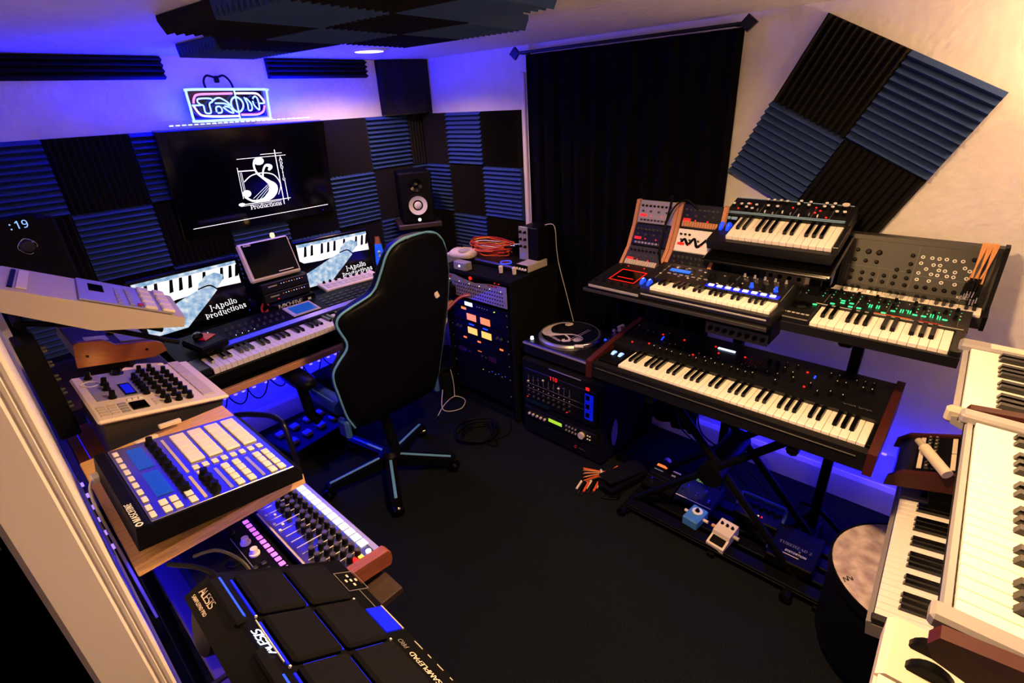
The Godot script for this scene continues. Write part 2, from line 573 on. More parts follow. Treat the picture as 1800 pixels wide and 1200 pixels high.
# ---------------------------------------------------------------- the room
func room() -> void:
	structure("floor", box(Vector3(4.2, 0.1, 4.2), 0.0), m.carpet, Vector3(-1.5, -0.05, 1.7))
	structure("ceiling", box(Vector3(4.2, 0.1, 4.2), 0.0), m.wall, Vector3(-1.5, 2.035, 1.7))
	structure("wall_front", box(Vector3(3.6, 1.985, 0.1), 0.0), m.wall, Vector3(-1.7, 0.9925, -0.05))
	structure("wall_right", box(Vector3(0.1, 1.985, 3.6), 0.0), m.wall, Vector3(0.05, 0.9925, 1.75))
	structure("wall_back", box(Vector3(3.5, 1.985, 0.1), 0.0), m.wall, Vector3(-1.65, 0.9925, 3.55))
	structure("wall_left", box(Vector3(0.055, 1.985, 2.28), 0.0), m.wall, Vector3(-2.3665, 0.9925, 1.14))
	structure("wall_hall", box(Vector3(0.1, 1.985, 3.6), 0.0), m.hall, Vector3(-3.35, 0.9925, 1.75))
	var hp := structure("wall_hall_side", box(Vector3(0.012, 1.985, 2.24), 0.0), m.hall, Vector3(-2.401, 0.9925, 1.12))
	hp.set_meta("kind", "structure")
	# door casing at the end of the left wall: flat board with a moulded edge
	var tr := structure("trim_1", prism([Vector2(-2.396, 2.281), Vector2(-2.334, 2.281), Vector2(-2.334, 2.298), Vector2(-2.337, 2.3000), Vector2(-2.340, 2.3000), Vector2(-2.3415, 2.2988), Vector2(-2.343, 2.3006), Vector2(-2.346, 2.3006), Vector2(-2.3475, 2.2994), Vector2(-2.351, 2.302), Vector2(-2.391, 2.302), Vector2(-2.396, 2.298)], 1.985, "y"), m.trim, Vector3(0, 0.9925, 0))
	tr.set_meta("kind", "structure")
	var skirt := [Vector2(0, 0), Vector2(0.014, 0), Vector2(0.014, 0.115), Vector2(0.006, 0.135), Vector2(0, 0.137)]
	var br := structure("baseboard_right", prism(skirt, 3.45, "x"), m.trim, Vector3(0, 0, 1.75))
	br.rotation_degrees.y = -90
	structure("baseboard_front", prism(skirt, 2.33, "x"), m.trim, Vector3(-1.165, 0, 0))
	structure("trim_2", box(Vector3(0.012, 1.72, 0.028), 0.003), m.trim, Vector3(-0.006, 1.0, 0.905))
	# curtain in soft vertical folds over the window
	var t := thing("curtain", "long black curtain hanging in soft folds from the ceiling rod", "curtain", Vector3(-0.046, 0, 1.5))
	var s := begin()
	var n := 150
	var cols := []
	for i in n + 1:
		var u := float(i) / n
		cols.append([u, 0.013 * sin(u * 75.0) + 0.009 * sin(u * 31.0 + 1.0) + 0.005 * sin(u * 140.0)])
	s.set_smooth_group(0)
	for sg in [0.0, -0.006]:
		for i in n:
			for j in 8:
				var q := []
				for pr: Array in [[i, j], [i + 1, j], [i + 1, j + 1], [i, j + 1]]:
					var y: float = 1.935 - 1.87 * pr[1] / 8.0
					var amp: float = 0.35 + 0.65 * minf(1.0, pr[1] / 3.0)
					q.append(Vector3(cols[pr[0]][1] * amp + sg * -1.0, y, (cols[pr[0]][0] - 0.5) * 1.10 + 0.014))
				var o: Array = [0, 1, 2, 0, 2, 3] if sg != 0.0 else [0, 2, 1, 0, 3, 2]
				for k: int in o:
					s.add_vertex(q[k])
	s.generate_normals()
	part(t, "cloth", s.commit(), m.curtain)
	var rod := thing("curtain_rod", "thin dark metal curtain rod with leaf finials above the black curtain", "curtain rod", Vector3(-0.07, 1.945, 1.5))
	part(rod, "pole", tube([Vector3(0, 0, -0.56), Vector3(0, 0, 0.56)], 0.007, 8), m.alu_dark)
	for sg in [-1.0, 1.0]:
		part(rod, "finial", prism([Vector2(-0.030, 0), Vector2(0, 0.030), Vector2(0.036, 0), Vector2(0, -0.030)], 0.014, "x"), m.alu_dark, Vector3(0, 0, sg * 0.585), Vector3(0, 90 - sg * 90, 0))
		b(rod, "bracket", m.alu_dark, Vector3(0.035, 0, sg * 0.545), Vector3(0.07, 0.016, 0.012))
	# downlights
	for d: Array in [["round recessed ceiling light glowing warm white by the foam cluster", Vector3(-0.67, 1.985, 0.50), -0.010], ["round recessed ceiling light above the keyboards near the door", Vector3(-1.46, 1.985, 2.48), -0.028]]:
		var l := thing("ceiling_light", d[0], "ceiling light", d[1])
		part(l, "ring", lathe([Vector2(0.070, 0), Vector2(0.088, 0), Vector2(0.088, -0.006), Vector2(0.072, d[2]), Vector2(0.070, d[2]), Vector2(0.070, 0)], 28), m.white)
		part(l, "lens", lathe([Vector2(0, -0.007), Vector2(0.069, -0.007), Vector2(0.069, -0.002), Vector2(0, -0.002)], 28), m.lamp_glow)

# ---------------------------------------------------------------- acoustic foam
func ridged(w: float, h: float, ridges: int, low := 0.014, high := 0.040) -> Mesh:
	var o := [Vector2(0, -h * 0.5), Vector2(0, h * 0.5)]
	for i in ridges:
		var y := h * 0.5 - h * i / ridges
		o.append(Vector2(low, y))
		o.append(Vector2(high, y - h * 0.62 / ridges))
	o.append(Vector2(low, -h * 0.5))
	return prism(o, w, "x")

func foam() -> void:
	var T := 0.3048
	var tile := ridged(T - 0.002, T - 0.002, 12)
	var half := ridged(0.137, T - 0.002, 12)
	var halfv := ridged(T - 0.002, 0.137, 6)
	var f := thing("foam_wall_cladding", "checkerboard of blue and charcoal foam tiles behind the television", "acoustic foam", Vector3(0, 1.68, 0.001))
	for j in 3:
		part(f, "foam_tile", halfv if j % 2 == 0 else half, m.foam_dark if j % 2 == 0 else m.foam_blue, Vector3(-0.070, -T * (j + 0.5), 0), Vector3(0, 0, 90 if j % 2 == 0 else 0))
		for i in 7:
			var blue := (i + j) % 2 == 0
			part(f, "foam_tile", tile, m.foam_blue if blue else m.foam_dark, Vector3(-0.139 - T * (i + 0.5), -T * (j + 0.5), 0), Vector3(0, 0, 0 if blue else 90))
	var g := thing("foam_wall_cladding", "checkerboard of blue and charcoal foam tiles between corner and curtain", "acoustic foam", Vector3(-0.001, 1.68, 0), Vector3(0, -90, 0))
	for j in 3:
		var bl := j % 2 == 1
		part(g, "foam_tile", ridged(0.226, T - 0.002, 12) if bl else ridged(T - 0.002, 0.226, 9), m.foam_blue if bl else m.foam_dark, Vector3(0.162, -T * (j + 0.5), 0), Vector3(0, 0, 0 if bl else 90))
		for i in 2:
			var blue := (i + j) % 2 == 0
			part(g, "foam_tile", tile, m.foam_blue if blue else m.foam_dark, Vector3(0.276 + T * (i + 0.5), -T * (j + 0.5), 0), Vector3(0, 0, 0 if blue else 90))
	# strips under the ceiling
	var a := thing("foam_strip", "long charcoal foam strip under the ceiling left of the neon sign", "acoustic foam", Vector3(-1.875, 1.937, 0.001))
	part(a, "strip", ridged(0.86, 0.092, 4), m.foam_dark)
	var c := thing("foam_strip", "shorter charcoal foam strip under the ceiling right of the neon sign", "acoustic foam", Vector3(-0.675, 1.937, 0.001))
	part(c, "strip", ridged(0.585, 0.092, 4), m.foam_dark)
	var k := thing("bass_trap", "tall charcoal foam block filling the corner above the tiles", "acoustic foam", Vector3(0, 1.834, 0))
	part(k, "block", prism([Vector2(-0.305, 0.002), Vector2(-0.002, 0.002), Vector2(-0.002, 0.125), Vector2(-0.06, 0.135), Vector2(-0.12, 0.115), Vector2(-0.19, 0.10), Vector2(-0.25, 0.065), Vector2(-0.305, 0.05)], 0.300, "y"), m.foam_dark)
	# diamond on the right wall
	var d := thing("foam_diamond", "tilted square of four blue and charcoal foam tiles on bare wall", "acoustic foam", Vector3(-0.001, 1.54, 2.47), Vector3(0, -90, -27))
	for q: Array in [[-1, 1, false], [1, 1, true], [-1, -1, true], [1, -1, false]]:
		part(d, "foam_tile", ridged(T - 0.001, T - 0.001, 12, 0.014, 0.046), m.foam_blue if q[2] else m.foam_dark, Vector3(q[0] * T * 0.5, q[1] * T * 0.5, 0), Vector3(0, 0, 0 if q[2] else 90))
	# cluster on the ceiling
	var e := thing("foam_cluster", "stepped cluster of charcoal and blue foam tiles on the ceiling", "acoustic foam", Vector3(-1.285, 1.984, 1.21), Vector3(90, 6, 0))
	for q: Array in [[0, -2], [0, -1], [0, 0], [0, 1], [0, 2], [1, 0], [1, 1], [-1, 0], [-1, 1], [-1, 2]]:
		var blue: bool = (int(q[0]) + int(q[1])) % 2 == 0
		part(e, "foam_tile", ridged(T - 0.002, T - 0.002, 12, 0.014, 0.045), m.foam_blue if blue else m.foam_dark, Vector3(q[0] * T, q[1] * T, 0), Vector3(0, 0, 0 if blue else 90))

# ---------------------------------------------------------------- logo used on the television and the record
func logo(p: Node3D, mt: Material, sc: float, at: Vector3, turn: Vector3) -> void:
	var h := part(p, "emblem", flat(oval(0.019 * sc, 0.080 * sc, 0.026 * sc, 0.019 * sc)), mt, at, turn)
	var ss := func(pts: Array) -> Mesh:
		var o := []
		for v: Vector3 in pts:
			o.append(v * sc)
		return stroke(o)
	part(h, "emblem_stroke", ss.call([Vector3(0.0, 0.088, 0.012), Vector3(-0.010, 0.060, 0.010), Vector3(-0.002, 0.025, 0.010), Vector3(0.020, 0.0, 0.012), Vector3(0.050, -0.028, 0.022), Vector3(0.070, -0.060, 0.045), Vector3(0.050, -0.095, 0.040), Vector3(0.005, -0.116, 0.020), Vector3(-0.050, -0.112, 0.010), Vector3(-0.085, -0.085, 0.012)]), mt)
	part(h, "emblem_stroke", ss.call([Vector3(0.060, 0.030, 0.010), Vector3(0.074, 0.046, 0.020), Vector3(0.052, 0.056, 0.012), Vector3(0.034, 0.035, 0.009), Vector3(0.024, 0.0, 0.009)]), mt)
	part(h, "emblem_dot", flat(oval(-0.072 * sc, -0.072 * sc, 0.022 * sc, 0.018 * sc)), mt)

# ---------------------------------------------------------------- television, neon, monitors, clock radio
func front_wall() -> void:
	var tv := thing("television", "large black flat television on the foam wall showing a white emblem", "television", Vector3(-1.177, 1.433, 0.082), Vector3(8, -0.5, 0))
	b(tv, "bezel", m.black_gloss, Vector3(0, 0, -0.018), Vector3(0.815, 0.50, 0.042), 0.004)
	b(tv, "screen", m.screen_off, Vector3(0, 0.020, 0.0035), Vector3(0.735, 0.415, 0.002), 0.0)
	var line := b(tv, "light_bar", m.screen_white, Vector3(0.005, -0.201, 0.0045), Vector3(0.725, 0.0022, 0.002), 0.0)
	line.set_meta("label", "thin bright line under the picture")
	b(tv, "wall_mount", m.black, Vector3(0, 0.0, -0.055), Vector3(0.25, 0.2, 0.03))
	logo(tv, m.screen_white, 1.0, Vector3(0, 0, 0.006), Vector3.ZERO)
	for q: Array in [
			[0.109, 0.128, 0.113, -0.156, 0.0045], [-0.093, 0.060, -0.094, -0.095, 0.003], [0.032, 0.111, 0.145, 0.109, 0.0025],
			[-0.087, 0.100, 0.164, 0.096, 0.0025], [-0.122, -0.123, 0.153, -0.128, 0.0035], [-0.093, 0.042, -0.012, 0.038, 0.005],
			[-0.084, 0.036, -0.084, -0.075, 0.002], [-0.077, 0.036, -0.077, -0.070, 0.002], [0.137, -0.030, 0.139, -0.140, 0.0035],
			[-0.115, -0.131, 0.10, -0.134, 0.002], [0.0, -0.116, 0.055, -0.064, 0.002], [-0.015, -0.113, 0.050, -0.056, 0.002], [-0.030, -0.108, 0.046, -0.049, 0.002], [-0.044, -0.101, 0.042, -0.042, 0.002]]:
		part(tv, "emblem_line", stroke([Vector3(q[0], q[1], q[4]), Vector3(q[2], q[3], q[4])], false), m.screen_white, Vector3(0, 0, 0.0058))
	part(tv, "emblem_line", stroke([Vector3(-0.073, -0.012, 0.005), Vector3(-0.03, 0.015, 0.005), Vector3(0.031, 0.020, 0.005), Vector3(0.085, 0.002, 0.005), Vector3(0.110, -0.05, 0.004), Vector3(0.09, -0.10, 0.003)]), m.screen_white, Vector3(0, 0, 0.0058))
	part(tv, "emblem_line", flat(oval(-0.108, -0.122, 0.016, 0.008)), m.screen_white, Vector3(0, 0, 0.0058))
	var i := 0
	for ch in ["A", "p", "o", "l", "l", "o"]:
		words(tv, ch, m.screen_white, Vector3(0.133, 0.080 - 0.0205 * i, 0.006), Vector3.ZERO, 0.021, "Droid Serif", 1.0)
		i += 1
	words(tv, "Productions", m.screen_white, Vector3(0.015, -0.146, 0.006), Vector3(0, 0, -1), 0.022, "Droid Serif", 1.2, 0.0, 1.05)
	led(tv, Vector3(0.335, -0.228, 0.003), m.led_blue)
	var strip := thing("led_strip", "blue light strip with bright dots lying along the television top", "light strip", Vector3(-1.16, 1.696, 0.080))
	b(strip, "tape", m.white, Vector3(0, 0, 0), Vector3(0.72, 0.003, 0.012), 0.001)
	for k in 26:
		b(strip, "diode", m.led_white, Vector3(-0.34 + 0.0265 * k, 0.003, 0.002), Vector3(0.016, 0.005, 0.008), 0.001)

	# neon sign
	var n := thing("neon_sign", "glowing neon tube sign in a slanted white frame above the television", "neon sign", Vector3(-1.218, 1.777, 0.085), Vector3(5, 0, 0))
	b(n, "backing", m.screen_off, Vector3(0, 0, -0.028), Vector3(0.36, 0.125, 0.006), 0.002)
	var N := func(pts: Array, mt: Material, closed := false, r := 0.0046) -> void:
		var q := []
		for v: Array in pts:
			q.append(Vector3(v[0], -v[1], 0))
		part(n, "neon_tube", tube(smooth_path(q, 5, closed), r, 8, closed), mt)
	N.call([[-0.172, -0.068], [0.0, -0.066], [0.180, -0.062], [0.187, -0.052], [0.184, 0.0], [0.181, 0.066], [0.172, 0.072], [0.0, 0.068], [-0.170, 0.065], [-0.181, 0.056], [-0.182, 0.0], [-0.183, -0.058]], m.neon_white, true, 0.0055)
	N.call([[-0.164, -0.011], [-0.156, -0.033], [-0.135, -0.047], [-0.05, -0.048], [0.018, -0.048]], m.neon_pink)
	N.call([[0.033, -0.048], [0.09, -0.047], [0.135, -0.044], [0.155, -0.025], [0.166, -0.004]], m.neon_yellow)
	N.call([[-0.166, 0.0], [-0.152, 0.030], [-0.129, 0.044], [-0.05, 0.050], [0.030, 0.052]], m.neon_yellow)
	N.call([[0.040, 0.047], [0.09, 0.049], [0.124, 0.048], [0.151, 0.036], [0.163, 0.010]], m.neon_pink)
	N.call([[-0.172, -0.003], [-0.136, -0.003], [-0.145, -0.016], [-0.138, -0.029], [-0.087, -0.029], [-0.080, -0.017], [-0.096, -0.006], [-0.097, 0.028], [-0.110, 0.034], [-0.123, 0.028], [-0.124, 0.0], [-0.136, -0.003]], m.neon_white, false, 0.0036)
	N.call([[-0.077, -0.020], [-0.060, -0.029], [-0.040, -0.029], [-0.012, -0.010], [-0.006, 0.004], [-0.030, -0.006], [-0.070, -0.008]], m.neon_white, false, 0.0036)
	N.call([[-0.072, 0.030], [-0.070, 0.010], [-0.055, 0.006], [-0.046, 0.016], [-0.050, 0.032], [-0.068, 0.034]], m.neon_white, false, 0.0036)
	N.call([[-0.038, 0.010], [-0.015, 0.030], [0.005, 0.036], [-0.006, 0.014], [-0.030, 0.006]], m.neon_white, false, 0.0036)
	N.call([[0.030, -0.032], [0.052, -0.020], [0.059, 0.003], [0.048, 0.025], [0.027, 0.034], [0.009, 0.022], [0.002, 0.001], [0.010, -0.022]], m.neon_white, true, 0.0042)
	N.call([[0.030, -0.060], [0.030, -0.010], [0.030, 0.015], [0.030, 0.066]], m.neon_white, false, 0.0036)
	N.call([[0.070, -0.030], [0.080, 0.0], [0.080, 0.028], [0.096, 0.026], [0.098, 0.0], [0.078, -0.026]], m.neon_white, false, 0.0036)
	N.call([[0.110, -0.022], [0.122, -0.032], [0.134, -0.020], [0.133, 0.028], [0.112, 0.008], [0.108, -0.012]], m.neon_white, false, 0.0036)
	N.call([[0.135, 0.0], [0.166, 0.0]], m.neon_white, false, 0.0036)
	var wire := thing("sign_cable", "dark looping supply cable hung above the neon sign", "cable", Vector3(-1.218, 1.777, 0.03))
	part(wire, "loop", tube(smooth_path([Vector3(-0.081, 0.075, 0.02), Vector3(-0.078, 0.105, 0.01), Vector3(-0.055, 0.128, 0), Vector3(-0.015, 0.120, 0), Vector3(0.020, 0.128, 0), Vector3(0.040, 0.105, 0.01), Vector3(0.045, 0.075, 0.02)]), 0.005, 6), m.black)
	b(wire, "plug", m.black, Vector3(-0.015, 0.112, 0), Vector3(0.02, 0.03, 0.02), 0.003)

	# monitors
	monitor("computer_monitor", "left flat monitor showing a hand on piano keys behind the beige sampler", Vector3(-1.69, 0.975, 0.31), Vector3(2, 0.5, 0), 0.432, 0.252)
	monitor("computer_monitor", "right flat monitor showing a hand on piano keys beside the lava lamp", Vector3(-0.907, 0.952, 0.218), Vector3(-1, -7.4, 0), 0.41, 0.245)
	# clock radio at the left edge
	var h := thing("clock_radio", "black stereo with a blue clock display on the left wall shelf", "stereo", Vector3(-2.20, 1.31, 0.40), Vector3(0, 12, 0))
	b(h, "case", m.black_soft, Vector3(0, 0, 0), Vector3(0.22, 0.26, 0.2), 0.006)
	words(h, ":19", m.wheel_white, Vector3(0.005, 0.148 - 0.03, 0.102), Vector3.ZERO, 0.026, "Droid Sans Mono")
	b(h, "display", m.black_soft, Vector3(0.0, 0.118, 0.1005), Vector3(0.11, 0.05, 0.002), 0.0)
	part(h, "dial", lathe([Vector2(0.024, 0), Vector2(0.024, 0.008), Vector2(0.018, 0.012), Vector2(0, 0.012)], 20), m.black_gloss, Vector3(0.005, 0.045, 0.1), Vector3(90, 0, 0))
	part(h, "dial_ring", tube(smooth_path([Vector3(0.027, 0, 0), Vector3(0, 0.027, 0), Vector3(-0.027, 0, 0), Vector3(0, -0.027, 0)], 5, true), 0.0014, 6, true), m.chrome, Vector3(0.005, 0.045, 0.103))
	b(h, "bracket", m.black, Vector3(0, -0.14, -0.1), Vector3(0.16, 0.02, 0.40))
	# studio speaker on a stand in the corner
	var sp := thing("studio_speaker", "black studio speaker with a white woofer cone in the corner", "loudspeaker", Vector3(-0.31, 1.07, 0.235), Vector3(0, -30, 0))
	b(sp, "cabinet", m.black, Vector3(0, 0.15, 0), Vector3(0.20, 0.30, 0.22), 0.008)
	part(sp, "woofer_surround", lathe([Vector2(0.072, 0), Vector2(0.072, 0.006), Vector2(0.058, 0.008), Vector2(0.050, 0.0)], 28), m.black, Vector3(0, 0.105, 0.11), Vector3(90, 0, 0))
	part(sp, "woofer_cone", lathe([Vector2(0.058, 0.006), Vector2(0.024, -0.003), Vector2(0.022, 0.0), Vector2(0.012, 0.004), Vector2(0, 0.005)], 28), m.white, Vector3(0, 0.105, 0.111), Vector3(90, 0, 0))
	part(sp, "tweeter", lathe([Vector2(0.040, 0), Vector2(0.038, 0.005), Vector2(0.016, -0.001), Vector2(0.013, 0.004), Vector2(0, 0.007)], 24), m.black_gloss, Vector3(0, 0.225, 0.11), Vector3(90, 0, 0))
	part(sp, "badge", disc(0.010, 0.002), m.led_white, Vector3(0, 0.018, 0.11), Vector3(90, 0, 0))
	var ss := thing("speaker_stand", "dark wooden stand under the studio speaker", "stand", Vector3(-0.31, 0, 0.235), Vector3(0, -30, 0))
	b(ss, "top_plate", m.wood_dark, Vector3(0, 1.052, 0), Vector3(0.27, 0.03, 0.26), 0.004)
	b(ss, "post", m.black, Vector3(0, 0.53, 0), Vector3(0.08, 1.01, 0.08), 0.004)
	b(ss, "base_plate", m.black, Vector3(0, 0.015, 0), Vector3(0.26, 0.03, 0.24), 0.004)

func monitor(called: String, label: String, at: Vector3, turn: Vector3, w: float, h: float) -> void:
	var t := thing(called, label, "monitor", at, turn)
	b(t, "bezel", m.black_gloss, Vector3(0, -0.006, -0.014), Vector3(w + 0.034, h + 0.044, 0.028), 0.004)
	b(t, "screen", m.screen_dim, Vector3(0, 0, 0.0008), Vector3(w, h, 0.001), 0.0)
	b(t, "neck", m.black, Vector3(0, (0.815 - at.y - h * 0.5) * 0.5 + 0.02, -0.045), Vector3(0.05, at.y - 0.815 - h * 0.5 + 0.08, 0.03))
	b(t, "foot", m.black, Vector3(0, 0.815 - at.y, -0.06), Vector3(0.18, 0.012, 0.13))
	var P := func(uv: Array) -> Array:
		var o := []
		for q: Array in uv:
			o.append(Vector2((q[0] - 0.5) * w, (0.5 - q[1]) * h))
		return o
	part(t, "picture_keys", flat(P.call([[0, 0], [1, 0], [1, 0.44], [0.80, 0.42], [0.70, 0.42], [0.34, 0.44], [0.30, 0.45], [0.05, 0.43], [0.0, 0.36]])), m.screen_white, Vector3(0, 0, 0.0018))
	part(t, "picture_rail", flat(P.call([[0, 0], [1, 0], [1, 0.055], [0, 0.075]])), m.screen_arm, Vector3(0, 0, 0.0021))
	for u: float in [0.07, 0.16, 0.30, 0.39, 0.48, 0.62, 0.80, 0.89, 0.96]:
		part(t, "picture_sharp", flat(P.call([[u + 0.03, 0.07], [u + 0.06, 0.07], [u + 0.035, 0.29], [u - 0.005, 0.30]])), m.screen_dim, Vector3(0, 0, 0.0024))
	part(t, "picture_arm", flat(P.call([[0, 0.70], [0, 1.0], [0.36, 1.0], [0.50, 0.80], [0.63, 0.62], [0.74, 0.46], [0.71, 0.36], [0.62, 0.34], [0.50, 0.40], [0.36, 0.48], [0.18, 0.60]])), m.screen_arm, Vector3(0, 0, 0.0027))
	part(t, "picture_hand", flat(P.call([[0.55, 0.38], [0.58, 0.26], [0.66, 0.15], [0.76, 0.12], [0.84, 0.20], [0.82, 0.30], [0.76, 0.40], [0.72, 0.46], [0.66, 0.36]])), m.screen_arm, Vector3(0, 0, 0.0030))
	part(t, "picture_cuff", stroke([Vector3((0.56 - 0.5) * w, (0.5 - 0.36) * h, 0.006), Vector3((0.68 - 0.5) * w, (0.5 - 0.34) * h, 0.007), Vector3((0.75 - 0.5) * w, (0.5 - 0.46) * h, 0.006)]), m.screen_dim, Vector3(0, 0, 0.0033))
	words(t, "J-Apollo", m.screen_white, Vector3(0.26 * w, -0.25 * h, 0.0036), Vector3(0, 0, 2), 0.025, "Droid Serif", 0.0, -0.4, 0.95)
	words(t, "Productions", m.screen_white, Vector3(0.27 * w, -0.39 * h, 0.0036), Vector3(0, 0, 2), 0.025, "Droid Serif", 0.0, -0.4, 0.95)
	led(t, Vector3(w * 0.5 + 0.006, -h * 0.5 - 0.008, 0.001), m.led_blue)

# ---------------------------------------------------------------- desk along the front wall
func desk_gear() -> void:
	var d := thing("studio_desk", "black studio desk with a pale wooden front edge and a raised rear shelf", "desk", Vector3(-1.40, 0, 0.40))
	b(d, "desktop", m.black_soft, Vector3(0, 0.688, -0.001), Vector3(1.74, 0.026, 0.70), 0.003)
	b(d, "front_edge", m.wood_desk, Vector3(0, 0.686, 0.362), Vector3(1.74, 0.030, 0.024), 0.003)
	b(d, "rear_shelf", m.black_soft, Vector3(0, 0.795, -0.225), Vector3(1.74, 0.022, 0.27), 0.003)
	for x: float in [-0.82, 0.0, 0.82]:
		b(d, "shelf_support", m.black_soft, Vector3(x, 0.742, -0.225), Vector3(0.02, 0.084, 0.25), 0.002)
	for x: float in [-0.83, 0.83]:
		b(d, "side_panel", m.black_soft, Vector3(x, 0.337, -0.05), Vector3(0.03, 0.674, 0.54), 0.003)
	var st := thing("led_strip", "blue light strip with bright dots on the wall beneath the desk", "light strip", Vector3(-1.25, 0.295, 0.017))
	b(st, "tape", m.white, Vector3.ZERO, Vector3(1.3, 0.010, 0.003), 0.001)
	for k in 22:
		b(st, "diode", m.led_strip, Vector3(-0.62 + 0.058 * k + rng.randf_range(-0.01, 0.01), 0, 0.006), Vector3(0.018, 0.008, 0.008), 0.002)

	# 88-note keyboard
	var p := thing("stage_piano", "long dark stage piano with white keys on the wooden edged desk", "keyboard", Vector3(-1.814, 0.800, 0.753))
	keys(p, 0.0, 52, 5, 0.0235, 0.145, 0.0, 0.0, 0.09, 0.016, "white_key", 0.018)
	part(p, "case", prism([Vector2(-0.02, -0.095), Vector2(0.006, -0.070), Vector2(0.006, -0.030), Vector2(0.002, -0.024), Vector2(-0.142, -0.020), Vector2(-0.142, 0.012), Vector2(-0.20, 0.018), Vector2(-0.375, 0.036), Vector2(-0.375, -0.095)], 1.40, "x"), m.black, Vector3(0.62, 0, 0))
	b(p, "felt_strip", m.alu_face, Vector3(0.70, 0.016, -0.172), Vector3(1.16, 0.004, 0.034), 0.001, Vector3(20, 0, 0))
	for sx: float in [-0.045, 1.265]:
		b(p, "end_block", m.black_panel, Vector3(sx, -0.004, -0.07), Vector3(0.075, 0.03, 0.14), 0.003)
	b(p, "screen_bezel", m.beige, Vector3(0.530, 0.030, -0.272), Vector3(0.145, 0.006, 0.125), 0.002, Vector3(6, 0, 0))
	b(p, "screen", m.lcd_speck, Vector3(0.533, 0.033, -0.268), Vector3(0.112, 0.004, 0.090), 0.0, Vector3(6, 0, 0))
	for i in 9:
		for j in 2:
			knob(p, Vector3(0.17 + 0.031 * i, 0.022 + 0.006 * j, -0.245 - 0.055 * j), 0.007, 0.012, m.knob_grey)
	for i in 14:
		for j in 4:
			button(p, m.graphite, Vector3(0.66 + 0.040 * i, 0.019 + 0.003 * j, -0.215 - 0.035 * j), 0.026, 0.014, 0.004)
	for i in 4:
		led(p, Vector3(0.185 + 0.028 * i, 0.024, -0.222), m.led_white)
	# joystick pad with red top
	var j := thing("control_puck", "small black controller box with a red top plate on the piano", "controller", Vector3(-1.765, 0.832, 0.565), Vector3(4, 12, 0))
	b(j, "case", m.black, Vector3(0, 0.015, 0), Vector3(0.125, 0.034, 0.15), 0.008)
	b(j, "top_plate", m.red_plastic, Vector3(0.012, 0.034, -0.02), Vector3(0.062, 0.006, 0.06), 0.002, Vector3(0, 20, 0))
	part(j, "puck", lathe([Vector2(0.020, 0), Vector2(0.022, 0.010), Vector2(0.014, 0.022), Vector2(0, 0.024)], 16), m.black_gloss, Vector3(-0.010, 0.036, -0.030))
	led(j, Vector3(0.045, 0.032, -0.05), m.led_white)

	# rack boxes under the tablet dock
	var r := thing("rack_box", "black rack unit with rows of tiny lights under the tablet dock", "rack unit", Vector3(-1.295, 0.806, 0.33))
	b(r, "case", m.black, Vector3(0, 0.113, -0.05), Vector3(0.25, 0.105, 0.20), 0.003)
	for k in 2:
		b(r, "face", m.black_panel, Vector3(0, 0.088 + 0.052 * k, 0.052), Vector3(0.235, 0.044, 0.004), 0.001)
		for i in 9:
			led(r, Vector3(-0.02 + 0.014 * i, 0.096 + 0.052 * k, 0.055), m.led_white if (i + k) % 3 else m.led_orange, 0.0022)
		b(r, "label_strip", m.beige, Vector3(-0.065, 0.094 + 0.052 * k, 0.055), Vector3(0.045, 0.006, 0.002), 0.0)
	led(r, Vector3(-0.05, 0.075, 0.055), m.led_red, 0.004)
	var mb := thing("software_box", "black software box lettered in white under the rack unit", "box", Vector3(-1.285, 0.806, 0.385))
	b(mb, "carton", m.black_gloss, Vector3(0, 0.029, -0.06), Vector3(0.25, 0.056, 0.14), 0.002)
	words(mb, "MACHFIVE", m.print_white, Vector3(-0.015, 0.036, 0.0108), Vector3.ZERO, 0.020, "Droid Sans", 0.3, 0.0, 1.5)
	b(mb, "label_square", m.print_white, Vector3(0.092, 0.031, 0.0102), Vector3(0.016, 0.016, 0.001), 0.0)
	var hp := thing("headphone_cable", "red coiled cable beside the software box", "cable", Vector3(-1.43, 0.85, 0.36))
	part(hp, "coil", tube(smooth_path([Vector3(0, 0, 0), Vector3(0.02, 0.03, 0.01), Vector3(0.03, 0.0, 0.02), Vector3(0.0, -0.02, 0.02)], 6, true), 0.006, 6, true), m.red_cable)
	# tablet dock
	var t := thing("tablet_dock", "cream framed tablet dock with a black screen between the two monitors", "tablet dock", Vector3(-1.317, 1.075, 0.330), Vector3(-24, -1.1, 0))
	b(t, "frame", m.beige_light, Vector3(0, 0, -0.012), Vector3(0.255, 0.195, 0.024), 0.008)
	b(t, "tablet", m.screen_off, Vector3(0.006, 0.004, 0.001), Vector3(0.228, 0.170, 0.004), 0.002)
	words(t, "ALESIS", m.print_white, Vector3(-0.083, 0.083, 0.004), Vector3.ZERO, 0.009, "Droid Sans", 1.0, 0.0, 1.4)
	b(t, "ledge", m.print_white, Vector3(0.055, -0.072, 0.0035), Vector3(0.075, 0.004, 0.002), 0.0)
	b(t, "rear_leg", m.black, Vector3(0, -0.06, -0.06), Vector3(0.20, 0.10, 0.03), 0.003, Vector3(40, 0, 0))
	var dl := thing("desk_lamp", "small warm lamp glowing behind the tablet dock", "lamp", Vector3(-1.225, 0.806, 0.20))
	part(dl, "stem", tube([Vector3(0, 0, 0), Vector3(0, 0.335, 0)], 0.006, 8), m.black)
	part(dl, "bulb", lathe([Vector2(0.006, 0.335), Vector2(0.012, 0.345), Vector2(0.010, 0.36), Vector2(0, 0.364)], 12), m.warm_bulb)
	# pad controller and small meter
	var c := thing("pad_controller", "cream pad controller with a row of black knobs before the right monitor", "controller", Vector3(-0.905, 0.829, 0.322), Vector3(4, -6, 0))
